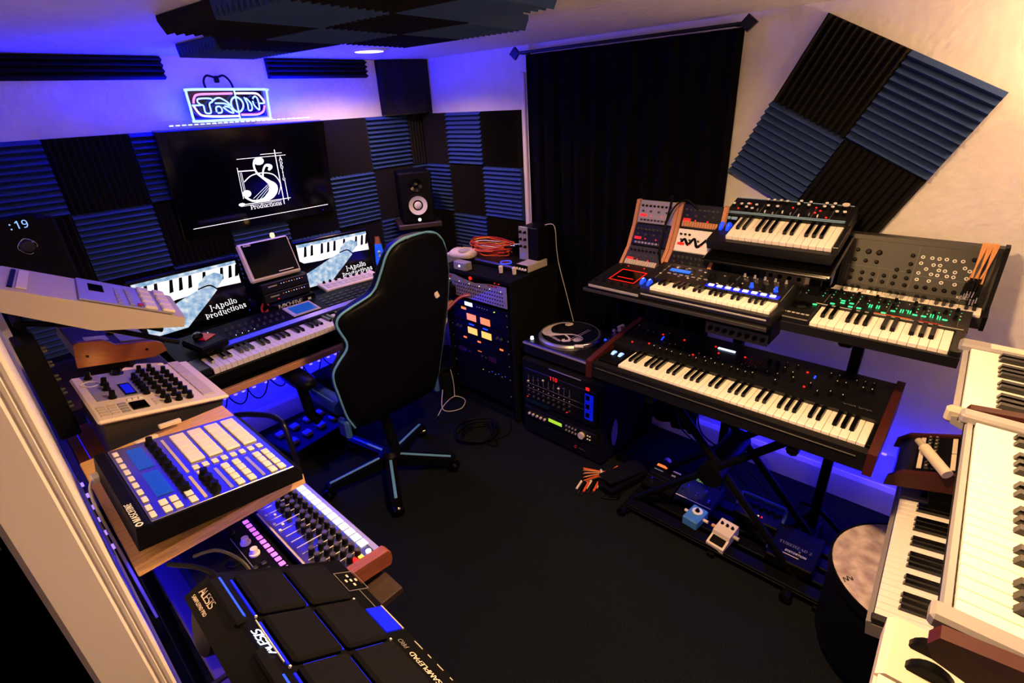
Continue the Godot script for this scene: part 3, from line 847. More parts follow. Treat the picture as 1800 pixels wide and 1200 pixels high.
	b(c, "case", m.beige_light, Vector3(0, 0.010, 0), Vector3(0.335, 0.022, 0.125), 0.005)
	for i in 8:
		knob(c, Vector3(-0.135 + 0.036 * i, 0.021, -0.042), 0.009, 0.012, m.knob)
		for k in 2:
			button(c, m.beige_dim, Vector3(-0.135 + 0.036 * i, 0.021, -0.005 + 0.036 * k), 0.029, 0.028, 0.003, "pad")
	var mt := thing("tuner", "small black meter with a grey display at the end of the piano", "tuner", Vector3(-0.755, 0.838, 0.415), Vector3(10, -20, 0))
	b(mt, "case", m.black, Vector3(0, 0.012, 0), Vector3(0.085, 0.024, 0.055), 0.004)
	b(mt, "display", m.graphite, Vector3(0, 0.0245, 0), Vector3(0.062, 0.002, 0.030), 0.0)
	# lava lamp
	var l := thing("lava_lamp", "blue lava lamp with a copper cap beside the right monitor", "lamp", Vector3(-0.645, 0.806, 0.26))
	part(l, "base", lathe([Vector2(0.032, 0), Vector2(0.020, 0.035), Vector2(0.028, 0.055)], 20), m.copper)
	part(l, "glass", lathe([Vector2(0.028, 0.055), Vector2(0.030, 0.075), Vector2(0.020, 0.185), Vector2(0, 0.185)], 20), m.lava_glass)
	part(l, "wax", lathe([Vector2(0, 0.10), Vector2(0.009, 0.11), Vector2(0.007, 0.125), Vector2(0.011, 0.14), Vector2(0, 0.152)], 14), m.pale_blue, Vector3(-0.012, 0, 0.017))
	part(l, "cap", lathe([Vector2(0.020, 0.185), Vector2(0.015, 0.225), Vector2(0, 0.226)], 20), m.copper)
	# cables drooping below the desk
	var q := thing("desk_cables", "tangle of thin black cables hanging under the desk before the blue glow", "cables", Vector3(-1.25, 0.5, 0.12))
	for k in 11:
		var x := -0.55 + 0.11 * k
		cable(q, "cable", m.black, [Vector3(x, 0.12, 0), Vector3(x + 0.05, -0.12 - 0.03 * (k % 3), 0.02), Vector3(x + 0.12, -0.20, 0.03), Vector3(x + 0.2, -0.02 * (k % 4), 0.0)], 0.004, 5)
	var g := thing("pedal_unit", "low black floor unit with blue lit blocks under the desk", "floor unit", Vector3(-1.34, 0, 0.34), Vector3(0, 8, 0))
	b(g, "base", m.black, Vector3(0, 0.04, 0), Vector3(0.42, 0.08, 0.30), 0.006)
	for i in 4:
		for k in 2:
			b(g, "pedal_block", m.silver, Vector3(-0.14 + 0.09 * i, 0.09, -0.07 + 0.12 * k), Vector3(0.045, 0.02, 0.05), 0.004)

# ---------------------------------------------------------------- bench along the left wall
func left_bench() -> void:
	var R := Vector3(0, 90, 0)
	var s := thing("bench_shelf", "thick pale wooden shelf board under the pad sampler", "shelf", Vector3(-2.155, 0.988, 1.62), R)
	b(s, "board", m.wood_board, Vector3(-0.092, 0, 0), Vector3(0.466, 0.026, 0.325), 0.002)
	for x: float in [-0.25, 0.10]:
		b(s, "bracket", m.black, Vector3(x, -0.025, 0.0), Vector3(0.03, 0.024, 0.30), 0.002)
	var s2 := thing("bench_shelf", "short wooden shelf board under the cream drum controller", "shelf", Vector3(-2.15, 0.925, 1.285), R)
	b(s2, "board", m.wood_cheek, Vector3(0, 0, 0), Vector3(0.325, 0.022, 0.33), 0.002)
	var s3 := thing("bench_shelf", "dark rear shelf board under the wooden-cheeked synthesizer", "shelf", Vector3(-2.15, 0.955, 0.845), R)
	b(s3, "board", m.wood_dark, Vector3(0, 0, 0), Vector3(0.47, 0.022, 0.33), 0.002)
	var fr := thing("bench_stand", "black tube stand of the left bench carrying the shelf boards", "stand", Vector3(-2.15, 0, 1.35), R)
	for x: float in [-0.20, 0.40]:
		for zz: float in [-0.15, 0.13]:
			part(fr, "upright", tube([Vector3(x, 0.0, zz), Vector3(x, 0.910, zz)], 0.014, 8), m.black)
		part(fr, "crossbar", tube([Vector3(x, 0.55, -0.15), Vector3(x, 0.55, 0.13)], 0.012, 8), m.black)
	part(fr, "bent_tube", tube(smooth_path([Vector3(0.16, 0.80, 0.25), Vector3(0.12, 0.80, 0.29), Vector3(0.04, 0.79, 0.34), Vector3(-0.02, 0.72, 0.34), Vector3(-0.06, 0.3, 0.34), Vector3(-0.06, 0.0, 0.34)]), 0.010, 8), m.alu_dark)
	part(fr, "rail", tube([Vector3(-0.2, 0.55, -0.15), Vector3(0.4, 0.55, -0.15)], 0.012, 8), m.black)

	# pad sampler with displays
	var a := thing("pad_sampler", "dark pad sampler with two blue displays and sixteen cream pads", "sampler", Vector3(-2.147, 1.072, 1.817), Vector3(8.7, 90, 0))
	part(a, "case", prism([Vector2(0.147, -0.036), Vector2(0.147, -0.012), Vector2(0.132, -0.001), Vector2(-0.126, -0.001), Vector2(-0.130, 0.002), Vector2(-0.148, 0.0), Vector2(-0.150, -0.046)], 0.32, "x"), m.black)
	b(a, "faceplate", m.alu_face, Vector3(0, -0.0005, 0.004), Vector3(0.312, 0.003, 0.256), 0.001)
	for i in 4:
		for k in 4:
			button(a, m.button_white, Vector3(0.121 - 0.0362 * i, 0.001, -0.001 + 0.0355 * k), 0.0328, 0.0282, 0.005, "pad")
	for k in 2:
		b(a, "display", m.lcd_speck, Vector3(0.084 - 0.120 * k, 0.0022, -0.083), Vector3(0.098, 0.002, 0.027), 0.0)
	for i in 8:
		button(a, m.button_white, Vector3(0.131 - 0.0302 * i, 0.001, -0.115), 0.019, 0.0095, 0.003)
		button(a, m.button_white, Vector3(-0.028, 0.001, -0.013 + 0.0182 * i), 0.017, 0.0115, 0.003)
		knob(a, Vector3(0.137 - 0.0335 * i, 0.001, -0.052), 0.0095, 0.016, m.knob)
	for x: float in [-0.112, -0.138]:
		button(a, m.button_white, Vector3(x, 0.001, -0.117), 0.019, 0.0095, 0.003)
		for zz: float in [-0.094, -0.077, -0.052]:
			button(a, m.button_white, Vector3(x, 0.001, zz), 0.020, 0.0125, 0.003)
	for x: float in [-0.063, -0.088, -0.113, -0.139]:
		for zz: float in [0.031, 0.053, 0.095, 0.113]:
			button(a, m.button_white, Vector3(x, 0.001, zz), 0.0200, 0.0135, 0.004)
	button(a, m.button_white, Vector3(-0.056, 0.001, -0.013), 0.017, 0.0115, 0.003)
	for x: float in [-0.072, -0.100, -0.131]:
		knob(a, Vector3(x, 0.001, -0.012), 0.0105, 0.018, m.knob)
	b(a, "label_strip", m.beige, Vector3(0.050, 0.0015, -0.030), Vector3(0.172, 0.002, 0.0055), 0.0)
	b(a, "label_strip", m.beige, Vector3(-0.100, 0.0015, -0.033), Vector3(0.092, 0.002, 0.0055), 0.0)
	b(a, "label_strip", m.silver, Vector3(-0.102, 0.0015, 0.013), Vector3(0.090, 0.002, 0.006), 0.0)
	b(a, "label_strip", m.silver, Vector3(-0.101, 0.0015, 0.0745), Vector3(0.090, 0.002, 0.006), 0.0)
	words(a, "MASCHINE", m.print_white, Vector3(-0.110, 0.0032, -0.141), Vector3(-90, 0, 0), 0.0105, "Droid Sans", 0.8, 0.0, 0.92)
	part(a, "emblem", tube(smooth_path([Vector3(0.005, 0, 0), Vector3(0, 0, 0.005), Vector3(-0.005, 0, 0), Vector3(0, 0, -0.005)], 4, true), 0.0012, 5, true), m.print_white, Vector3(-0.153, 0.0025, -0.141))
	var us := thing("data_cable", "white plug and cable running into the dark pad sampler", "cable", Vector3(-2.27, 1.045, 1.70))
	b(us, "plug", m.white, Vector3(-0.018, 0.012, -0.02), Vector3(0.05, 0.016, 0.022), 0.003)
	cable(us, "lead", m.white_cable, [Vector3(-0.04, 0.012, -0.02), Vector3(-0.052, 0.006, 0.01), Vector3(-0.056, -0.03, 0.08), Vector3(-0.05, -0.3, 0.1)], 0.003, 6)
	# folded paper strips behind the sampler
	for k in 3:
		var c := thing("sticky_ruler", ["scrap of cream ruled card at the left rear of the pad sampler", "scrap of cream ruled card behind the middle of the pad sampler", "scrap of cream ruled card behind the sampler pads"][k], "card", Vector3(-2.25 + 0.062 * k, 1.0155, 1.575 - 0.035 * k), Vector3(8, 112 - 8 * k, 0))
		b(c, "sheet", m.beige_light, Vector3(0, 0.006, 0), Vector3(0.012, 0.010, 0.05), 0.001)
		for i in 8:
			b(c, "tick", m.black, Vector3(0.0064, 0.006, -0.021 + 0.006 * i), Vector3(0.001, 0.006, 0.0012), 0.0)

	# cream drum controller
	var p := thing("drum_controller", "cream drum controller crowded with black knobs and a small blue screen", "drum machine", Vector3(-2.107, 1.041, 1.28), Vector3(12.3, 90, 0))
	part(p, "case", prism([Vector2(0.125, -0.074), Vector2(0.138, -0.012), Vector2(-0.138, -0.012), Vector2(-0.125, -0.130)], 0.32, "x"), m.graphite)
	b(p, "top_plate", m.beige_light, Vector3(0, -0.005, 0), Vector3(0.352, 0.012, 0.298), 0.006)
	b(p, "dark_zone", m.silver, Vector3(0.062, 0.0012, -0.058), Vector3(0.215, 0.002, 0.135), 0.0)
	b(p, "grid_zone", m.beige_dim, Vector3(0.022, 0.0010, 0.045), Vector3(0.30, 0.002, 0.062), 0.0)
	for i in 8:
		for k in 3:
			if i < 7 or k < 2:
				knob(p, Vector3(-0.140 + 0.039 * i, 0.002, 0.008 + 0.0262 * k), 0.0090, 0.021, m.knob)
		button(p, m.beige_dim, Vector3(0.160 - 0.0405 * i, 0.001, 0.108), 0.036, 0.030, 0.003, "pad")
	for i in 6:
		knob(p, Vector3(-0.052 + 0.026 * i, 0.002, -0.018), 0.0085, 0.020, m.knob)
	b(p, "display_bezel", m.black, Vector3(0.010, 0.0025, -0.049), Vector3(0.092, 0.003, 0.027), 0.0)
	b(p, "display", m.lcd_deep, Vector3(0.008, 0.0045, -0.049), Vector3(0.070, 0.002, 0.020), 0.0)
	b(p, "touch_pad", m.black_gloss, Vector3(-0.122, 0.003, -0.052), Vector3(0.052, 0.004, 0.036), 0.001)
	for zz: float in [-0.063, -0.050, -0.037]:
		button(p, m.white, Vector3(-0.070, 0.001, zz), 0.014, 0.010, 0.003)
	knob(p, Vector3(0.150, 0.002, -0.043), 0.017, 0.016, m.black_gloss)
	for q: Array in [[0.140, -0.112], [0.072, -0.088], [0.028, -0.091], [-0.040, -0.092]]:
		knob(p, Vector3(q[0], 0.002, q[1]), 0.0098, 0.022, m.knob)
	part(p, "jog_ring", tube(smooth_path([Vector3(0.022, 0, 0), Vector3(0, 0, 0.022), Vector3(-0.022, 0, 0), Vector3(0, 0, -0.022)], 5, true), 0.0012, 5, true), m.print_white, Vector3(0.095, 0.003, -0.115))
	for i in 4:
		for k in 3:
			button(p, m.beige_dim if k < 2 else m.silver, Vector3(-0.092 - 0.018 * i, 0.001, -0.128 + 0.022 * k), 0.013, 0.018, 0.002)
		button(p, m.beige_dim, Vector3(-0.100 - 0.018 * (i % 3), 0.001, -0.010 + 0.011 * (i / 3)), 0.011, 0.017, 0.002)

	# beige sampler up on an arm
	var e := thing("beige_sampler", "tilted beige sampling workstation on a stand arm at the left edge", "sampler", Vector3(-2.129, 1.306, 1.190), Vector3(24, 82, 0))
	part(e, "case", prism([Vector2(0.190, -0.030), Vector2(0.190, -0.004), Vector2(0.04, 0.006), Vector2(-0.19, 0.020), Vector2(-0.205, 0.0), Vector2(-0.200, -0.032), Vector2(0.0, -0.062)], 0.26, "x"), m.beige)
	var top := Vector3(3.6, 0, 0)
	b(e, "panel", m.silver, Vector3(0, 0.0085, 0.06), Vector3(0.245, 0.004, 0.20), 0.001, Vector3(3.6, 0, 0))
	for k in 2:
		for i in 4:
			b(e, "pad", m.beige_light, Vector3(-0.09 + 0.06 * i, 0.009 - 0.002 * k, 0.112 + 0.040 * k), Vector3(0.050, 0.010, 0.030), 0.003, top)
	b(e, "display", m.screen_off, Vector3(0.03, 0.0135, 0.0), Vector3(0.085, 0.003, 0.034), 0.001, top)
	b(e, "disk_slot", m.black, Vector3(0.0, 0.020, -0.165), Vector3(0.20, 0.004, 0.010), 0.001, top)
	b(e, "label_strip", m.beige_light, Vector3(0.0, 0.0195, -0.145), Vector3(0.20, 0.003, 0.02), 0.001, top)
	for i in 6:
		button(e, m.silver, Vector3(-0.10 + 0.03 * i, 0.011, 0.045), 0.02, 0.010, 0.004)
		button(e, m.silver, Vector3(-0.10 + 0.03 * i, 0.010, 0.070), 0.02, 0.010, 0.004)
	button(e, m.red_plastic, Vector3(-0.10, 0.011, 0.088), 0.018, 0.010, 0.004)
	var arm := thing("stand_arm", "black two-arm stand holding up the beige sampler", "stand", Vector3(-2.28, 0, 1.078))
	part(arm, "post", tube([Vector3(-0.02, 0, 0), Vector3(-0.02, 1.30, 0)], 0.018, 10), m.black)
	for zz: float in [-0.06, 0.10]:
		part(arm, "arm", tube([Vector3(-0.02, 1.28, zz), Vector3(0.10, 1.235, zz), Vector3(0.30, 1.105, zz)], 0.008, 8), m.black)
	part(arm, "crosspiece", tube([Vector3(-0.02, 1.28, -0.08), Vector3(-0.02, 1.28, 0.12)], 0.010, 8), m.black)
	part(arm, "bright_edge", tube([Vector3(0.027, 1.278, 0.122), Vector3(0.122, 1.236, 0.122)], 0.003, 6), m.chrome)

	# synthesizer seen by its wooden end cheek
	var w := thing("wood_cheek_synth", "slim grey synthesizer with a carved brown wooden end cheek", "synthesizer", Vector3(-2.10, 1.055, 0.955), Vector3(13, 90, 0))
	var cheek := [Vector2(-0.112, -0.035), Vector2(0.090, -0.030), Vector2(0.128, -0.012), Vector2(0.118, 0.012), Vector2(0.098, 0.024), Vector2(-0.010, 0.026), Vector2(-0.030, 0.040), Vector2(-0.045, 0.046), Vector2(-0.105, 0.046), Vector2(-0.116, 0.036)]
	var ck := part(w, "end_cheek", prism(cheek, 0.020, "x"), m.wood_cheek)
	for q: Array in [[-0.085, 0.0], [0.070, 0.0]]:
		part(ck, "screw", disc(0.004, 0.003, 10), m.black, Vector3(-0.0095, q[1], q[0]), Vector3(0, 0, 90))
	b(w, "case", m.graphite, Vector3(0.175, 0.004, -0.01), Vector3(0.33, 0.045, 0.20), 0.004)
	b(w, "light_panel", m.silver, Vector3(0.17, 0.028, 0.045), Vector3(0.30, 0.003, 0.075), 0.0)
	for i in 5:
		b(w, "slider_slot", m.print_white, Vector3(0.06 + 0.012 * i, 0.028, -0.045), Vector3(0.003, 0.002, 0.06), 0.0)
	knob(w, Vector3(0.12, 0.027, 0.0), 0.012, 0.012, m.knob)
	b(w, "support", m.black, Vector3(0.17, -0.052, 0.0), Vector3(0.30, 0.070, 0.05), 0.002, Vector3(-13, 0, 0))
	# small warm light with rolled paper behind the drum controller
	var bl := thing("paper_rolls", "warmly lit cream paper rolls behind the cream drum controller", "paper", Vector3(-2.125, 0.995, 1.06))
	for k in 3:
		part(bl, "roll", tube([Vector3(-0.02 + 0.03 * k, 0.016, -0.03), Vector3(0.02 + 0.035 * k, 0.022, 0.045)], 0.015, 10), m.beige_light)
	var lb := thing("clip_light", "small warm clip lamp glowing beneath the wooden cheek", "lamp", Vector3(-2.19, 1.02, 1.03))
	part(lb, "bulb", lathe([Vector2(0, -0.008), Vector2(0.012, 0), Vector2(0, 0.010)], 10), m.warm_bulb)
	b(lb, "holder", m.black, Vector3(-0.02, 0, 0), Vector3(0.03, 0.016, 0.016))
	var ol := OmniLight3D.new()
	ol.name = "clip_lamp_light"
	ol.position = Vector3(-2.165, 1.032, 1.045)
	ol.light_color = Color(1.0, 0.7, 0.4)
	ol.light_energy = 0.006
	ol.light_size = 0.01
	ol.shadow_enabled = true
	add_child(ol)
	# narrow mixer standing against the wall
	var nm := thing("wall_mixer", "narrow black mixer with grey knobs standing beside the drum controller", "mixer", Vector3(-2.305, 0.99, 1.24), R)
	b(nm, "case", m.black, Vector3(0, 0.13, 0.0), Vector3(0.10, 0.27, 0.045), 0.003)
	for i in 6:
		for k in 2:
			knob(nm, Vector3(-0.03 + 0.03 * k, 0.03 + 0.04 * i, 0.0225), 0.006, 0.010, m.knob_grey, "", Vector3(90, 0, 0))

	# drum machine with lit steps, and the box behind it
	var dm := thing("step_drum_machine", "drum machine with lit white step buttons and wooden ends", "drum machine", Vector3(-1.959, 0.856, 1.851), Vector3(5.7, 90, 0))
	b(dm, "case", m.black, Vector3(-0.06, -0.019, -0.049), Vector3(0.43, 0.034, 0.140), 0.004)
	b(dm, "faceplate", m.alu_face, Vector3(-0.06, -0.001, -0.054), Vector3(0.42, 0.003, 0.118), 0.001)
	b(dm, "front_rail", m.alu, Vector3(-0.06, -0.001, 0.013), Vector3(0.43, 0.004, 0.014), 0.001)
	for sx: float in [-0.287, 0.165]:
		part(dm, "wood_end", prism([Vector2(0.026, -0.030), Vector2(0.030, -0.016), Vector2(0.028, 0.002), Vector2(0.020, 0.010), Vector2(-0.11, 0.010), Vector2(-0.122, 0.0), Vector2(-0.122, -0.030)], 0.024, "x"), m.wood_cheek, Vector3(sx, 0, 0))
	for i in 16:
		if i < 14:
			button(dm, m.step_lit, Vector3(0.100 - 0.0254 * i, 0.001, 0.0), 0.0215, 0.019, 0.003, "step_button")
		var x := 0.105 - 0.0256 * i
		if x > -0.265:
			cap_knob(dm, Vector3(x, 0.001, -0.025), 0.0075, 0.017, m.knob, m.knob_grey)
			cap_knob(dm, Vector3(x - 0.004, 0.001, -0.047), 0.0075, 0.017, m.knob, m.knob_grey)
			if i % 4 != 2:
				cap_knob(dm, Vector3(x, 0.001, -0.068), 0.0075, 0.017, m.knob, m.knob_grey)
			if i > 10:
				cap_knob(dm, Vector3(x, 0.001, -0.090), 0.0075, 0.017, m.knob, m.knob_grey)
			b(dm, "panel_line", m.print_white, Vector3(x + 0.012, 0.0012, -0.060), Vector3(0.0008, 0.001, 0.09), 0.0)
	for q: Array in [[0.012, -0.105], [0.0, -0.090], [-0.030, -0.105], [-0.045, -0.092], [-0.06, -0.105]]:
		button(dm, m.white, Vector3(q[0], 0.001, q[1]), 0.007, 0.006, 0.003)
	b(dm, "label_strip", m.beige, Vector3(-0.085, 0.0015, -0.1165), Vector3(0.24, 0.002, 0.004), 0.0)
	button(dm, m.led_red, Vector3(-0.263, 0.001, -0.038), 0.014, 0.010, 0.003)
	button(dm, m.vu_yellow, Vector3(-0.262, 0.001, -0.024), 0.014, 0.010, 0.003)
	part(dm, "play_button", disc(0.006, 0.003, 12), m.led_white, Vector3(-0.261, 0.001, -0.004))
	var bx := thing("bass_line_box", "black desktop synth with magenta lit buttons behind the drum machine", "synthesizer", Vector3(-2.125, 0.856, 1.851), Vector3(5.7, 90, 0))
	b(bx, "case", m.black, Vector3(-0.07, -0.022, -0.04), Vector3(0.36, 0.045, 0.165), 0.004)
	for i in 13:
		button(bx, m.led_magenta, Vector3(0.045 - 0.0187 * i, 0.001, 0.024), 0.0125, 0.012, 0.003)
	for q: Array in [[-0.024, -0.004], [-0.071, -0.004]]:
		knob(bx, Vector3(q[0], 0.001, q[1]), 0.0115, 0.016, m.beige_light)
	for q: Array in [[-0.02, -0.045], [-0.07, -0.045], [-0.12, -0.045], [0.03, -0.02]]:
		knob(bx, Vector3(q[0], 0.001, q[1]), 0.0135, 0.016, m.knob)
	for i in 3:
		for k in 2:
			button(bx, m.graphite, Vector3(-0.112 - 0.022 * i, 0.001, -0.002 - 0.018 * k), 0.010, 0.010, 0.003)
	b(bx, "panel_line", m.print_grey, Vector3(-0.06, 0.0012, -0.022), Vector3(0.28, 0.001, 0.0015), 0.0)
	var sh := thing("bench_shelf", "black lower shelf under the drum machine", "shelf", Vector3(-2.12, 0.800, 1.92), R)
	b(sh, "board", m.wood_dark, Vector3(0.015, 0, 0.0), Vector3(0.60, 0.018, 0.34), 0.002)
	for x: float in [-0.22, 0.26]:
		for zz: float in [-0.13, 0.10]:
			part(sh, "leg", tube([Vector3(x, -0.009, zz), Vector3(x, -0.80, zz)], 0.013, 8), m.black)

	# percussion pad
	var k := thing("percussion_pad", "black percussion pad with rubber pads and glowing blue seams", "percussion pad", Vector3(-2.158, 1.048, 2.31), Vector3(35.3, 89, 0))
	part(k, "case", prism([Vector2(0.133, -0.040), Vector2(0.133, -0.012), Vector2(0.125, -0.006), Vector2(-0.103, -0.006), Vector2(-0.107, -0.009), Vector2(-0.130, -0.040)], 0.47, "x"), m.black, Vector3(-0.115, 0, 0))
	for i in 3:
		for j in 2:
			b(k, "rubber_pad", m.black_soft, Vector3(0.052 - 0.105 * i, -0.002, -0.041 + 0.082 * j), Vector3(0.098, 0.010, 0.075), 0.004)
		b(k, "light_seam", m.lcd_deep, Vector3(0.052 - 0.105 * i, -0.0055, 0.0), Vector3(0.088, 0.002, 0.0035), 0.0)
		b(k, "light_seam", m.lcd_deep, Vector3(0.052 - 0.105 * i, -0.0055, -0.083), Vector3(0.088, 0.002, 0.0035), 0.0)
	for i in 2:
		for j in 2:
			b(k, "light_seam", m.lcd_deep, Vector3(-0.0005 - 0.105 * i, -0.0055, -0.041 + 0.082 * j), Vector3(0.0030, 0.002, 0.05), 0.0)
			b(k, "corner_dot", m.print_white, Vector3(0.001 - 0.105 * i, -0.003, 0.080 - 0.165 * j), Vector3(0.003, 0.003, 0.003), 0.0)
	for i in 2:
		b(k, "rear_trigger", m.black_soft, Vector3(0.05 - 0.165 * i, -0.007, -0.106), Vector3(0.11, 0.010, 0.016), 0.003, Vector3(-20, 0, 0))
		part(k, "rear_light", tube([Vector3(0.0, 0, 0), Vector3(-0.095, 0, 0)], 0.0026, 6), m.led_blue, Vector3(0.100 - 0.215 * i, -0.003, -0.100))
	b(k, "chrome_line", m.beige_light, Vector3(-0.049, -0.004, -0.0875), Vector3(0.088, 0.002, 0.0014), 0.0)
	words(k, "ALESIS", m.led_white, Vector3(-0.050, -0.0035, -0.095), Vector3(-90, 0, 0), 0.0125, "Droid Sans", 1.2, 0.2, 1.25)
	words(k, "ALESIS", m.beige_light, Vector3(0.083, -0.021, -0.1165), Vector3(-35, 180, 0), 0.011, "Droid Sans", 1.2, 0.1, 1.2)
	words(k, "SAMPLEPAD PRO", m.beige_light, Vector3(0.083, -0.031, -0.1237), Vector3(-35, 180, 0), 0.005, "Droid Sans", 0.4)
	b(k, "display", m.lcd_deep, Vector3(-0.056, -0.005, 0.102), Vector3(0.060, 0.002, 0.031), 0.0)
	b(k, "display_edge", m.beige, Vector3(-0.056, -0.0048, 0.1195), Vector3(0.063, 0.002, 0.0025), 0.0)
	for q: Array in [[0.0525, 0.088, 0.052, 0.001], [0.0525, 0.128, 0.052, 0.001], [0.079, 0.108, 0.001, 0.040], [0.026, 0.108, 0.001, 0.040], [0.0, 0.108, 0.05, 0.001]]:
		b(k, "panel_line", m.print_grey, Vector3(q[0], -0.005, q[1]), Vector3(q[2], 0.001, q[3]), 0.0)
	for q: Array in [[0.066, 0.108], [0.040, 0.108], [0.0525, 0.098], [0.0525, 0.118], [0.0525, 0.108]]:
		button(k, m.beige_light, Vector3(q[0], -0.005, q[1]), 0.007, 0.004, 0.002)
	words(k, "SAMPLEPAD", m.beige_light, Vector3(-0.172, -0.0050, 0.096), Vector3(-90, 0, 0), 0.0095, "Droid Sans", 1.0, 0.0, 1.15)
	words(k, "PRO", m.print_grey, Vector3(-0.117, -0.0050, 0.097), Vector3(-90, 0, 0), 0.0085, "Droid Sans", 0.0, 0.0, 1.1)
	for q: Array in [[-0.128, 0.020], [-0.155, 0.008], [-0.18, 0.014], [-0.205, 0.006]]:
		b(k, "panel_line", m.beige_light, Vector3(q[0], -0.005, 0.119), Vector3(q[1], 0.001, 0.0012), 0.0)
	var ps := thing("pad_stand", "black stand with round clamps and cables behind the percussion pad", "stand", Vector3(-2.24, 0, 2.20))
	part(ps, "post", tube([Vector3(0.02, 0, 0.05), Vector3(0.02, 0.98, 0.05)], 0.016, 10), m.black)
	part(ps, "clamp", lathe([Vector2(0, -0.025), Vector2(0.04, -0.025), Vector2(0.044, 0), Vector2(0.04, 0.025), Vector2(0, 0.025)], 20), m.black, Vector3(-0.02, 1.02, 0.0), Vector3(0, 0, 70))
	part(ps, "tilter", tube([Vector3(0.02, 0.98, 0.05), Vector3(0.07, 1.005, 0.10)], 0.02, 10), m.black)
	cable(ps, "cable", m.black, [Vector3(-0.04, 1.09, -0.10), Vector3(0.0, 1.10, 0.0), Vector3(-0.03, 1.04, 0.08), Vector3(0.01, 1.02, 0.14)], 0.004, 6)
	cable(ps, "cable", m.graphite, [Vector3(0.0, 1.03, -0.16), Vector3(0.03, 1.06, -0.10), Vector3(0.05, 1.04, -0.04), Vector3(0.03, 0.98, 0.0)], 0.003, 6)
	cable(ps, "cable", m.black, [Vector3(-0.06, 0.8, -0.1), Vector3(0.0, 0.9, 0.0), Vector3(-0.05, 0.95, 0.1), Vector3(0.02, 1.0, 0.16)], 0.005, 6)
	var ls := thing("led_strip", "blue light strip glowing on the wall behind the left bench", "light strip", Vector3(-2.334, 0.93, 1.6), R)
	b(ls, "tape", m.white, Vector3.ZERO, Vector3(0.36, 0.008, 0.003), 0.001)
	for i in 6:
		b(ls, "diode", m.led_strip, Vector3(-0.15 + 0.06 * i, 0, 0.004), Vector3(0.014, 0.006, 0.006), 0.001)

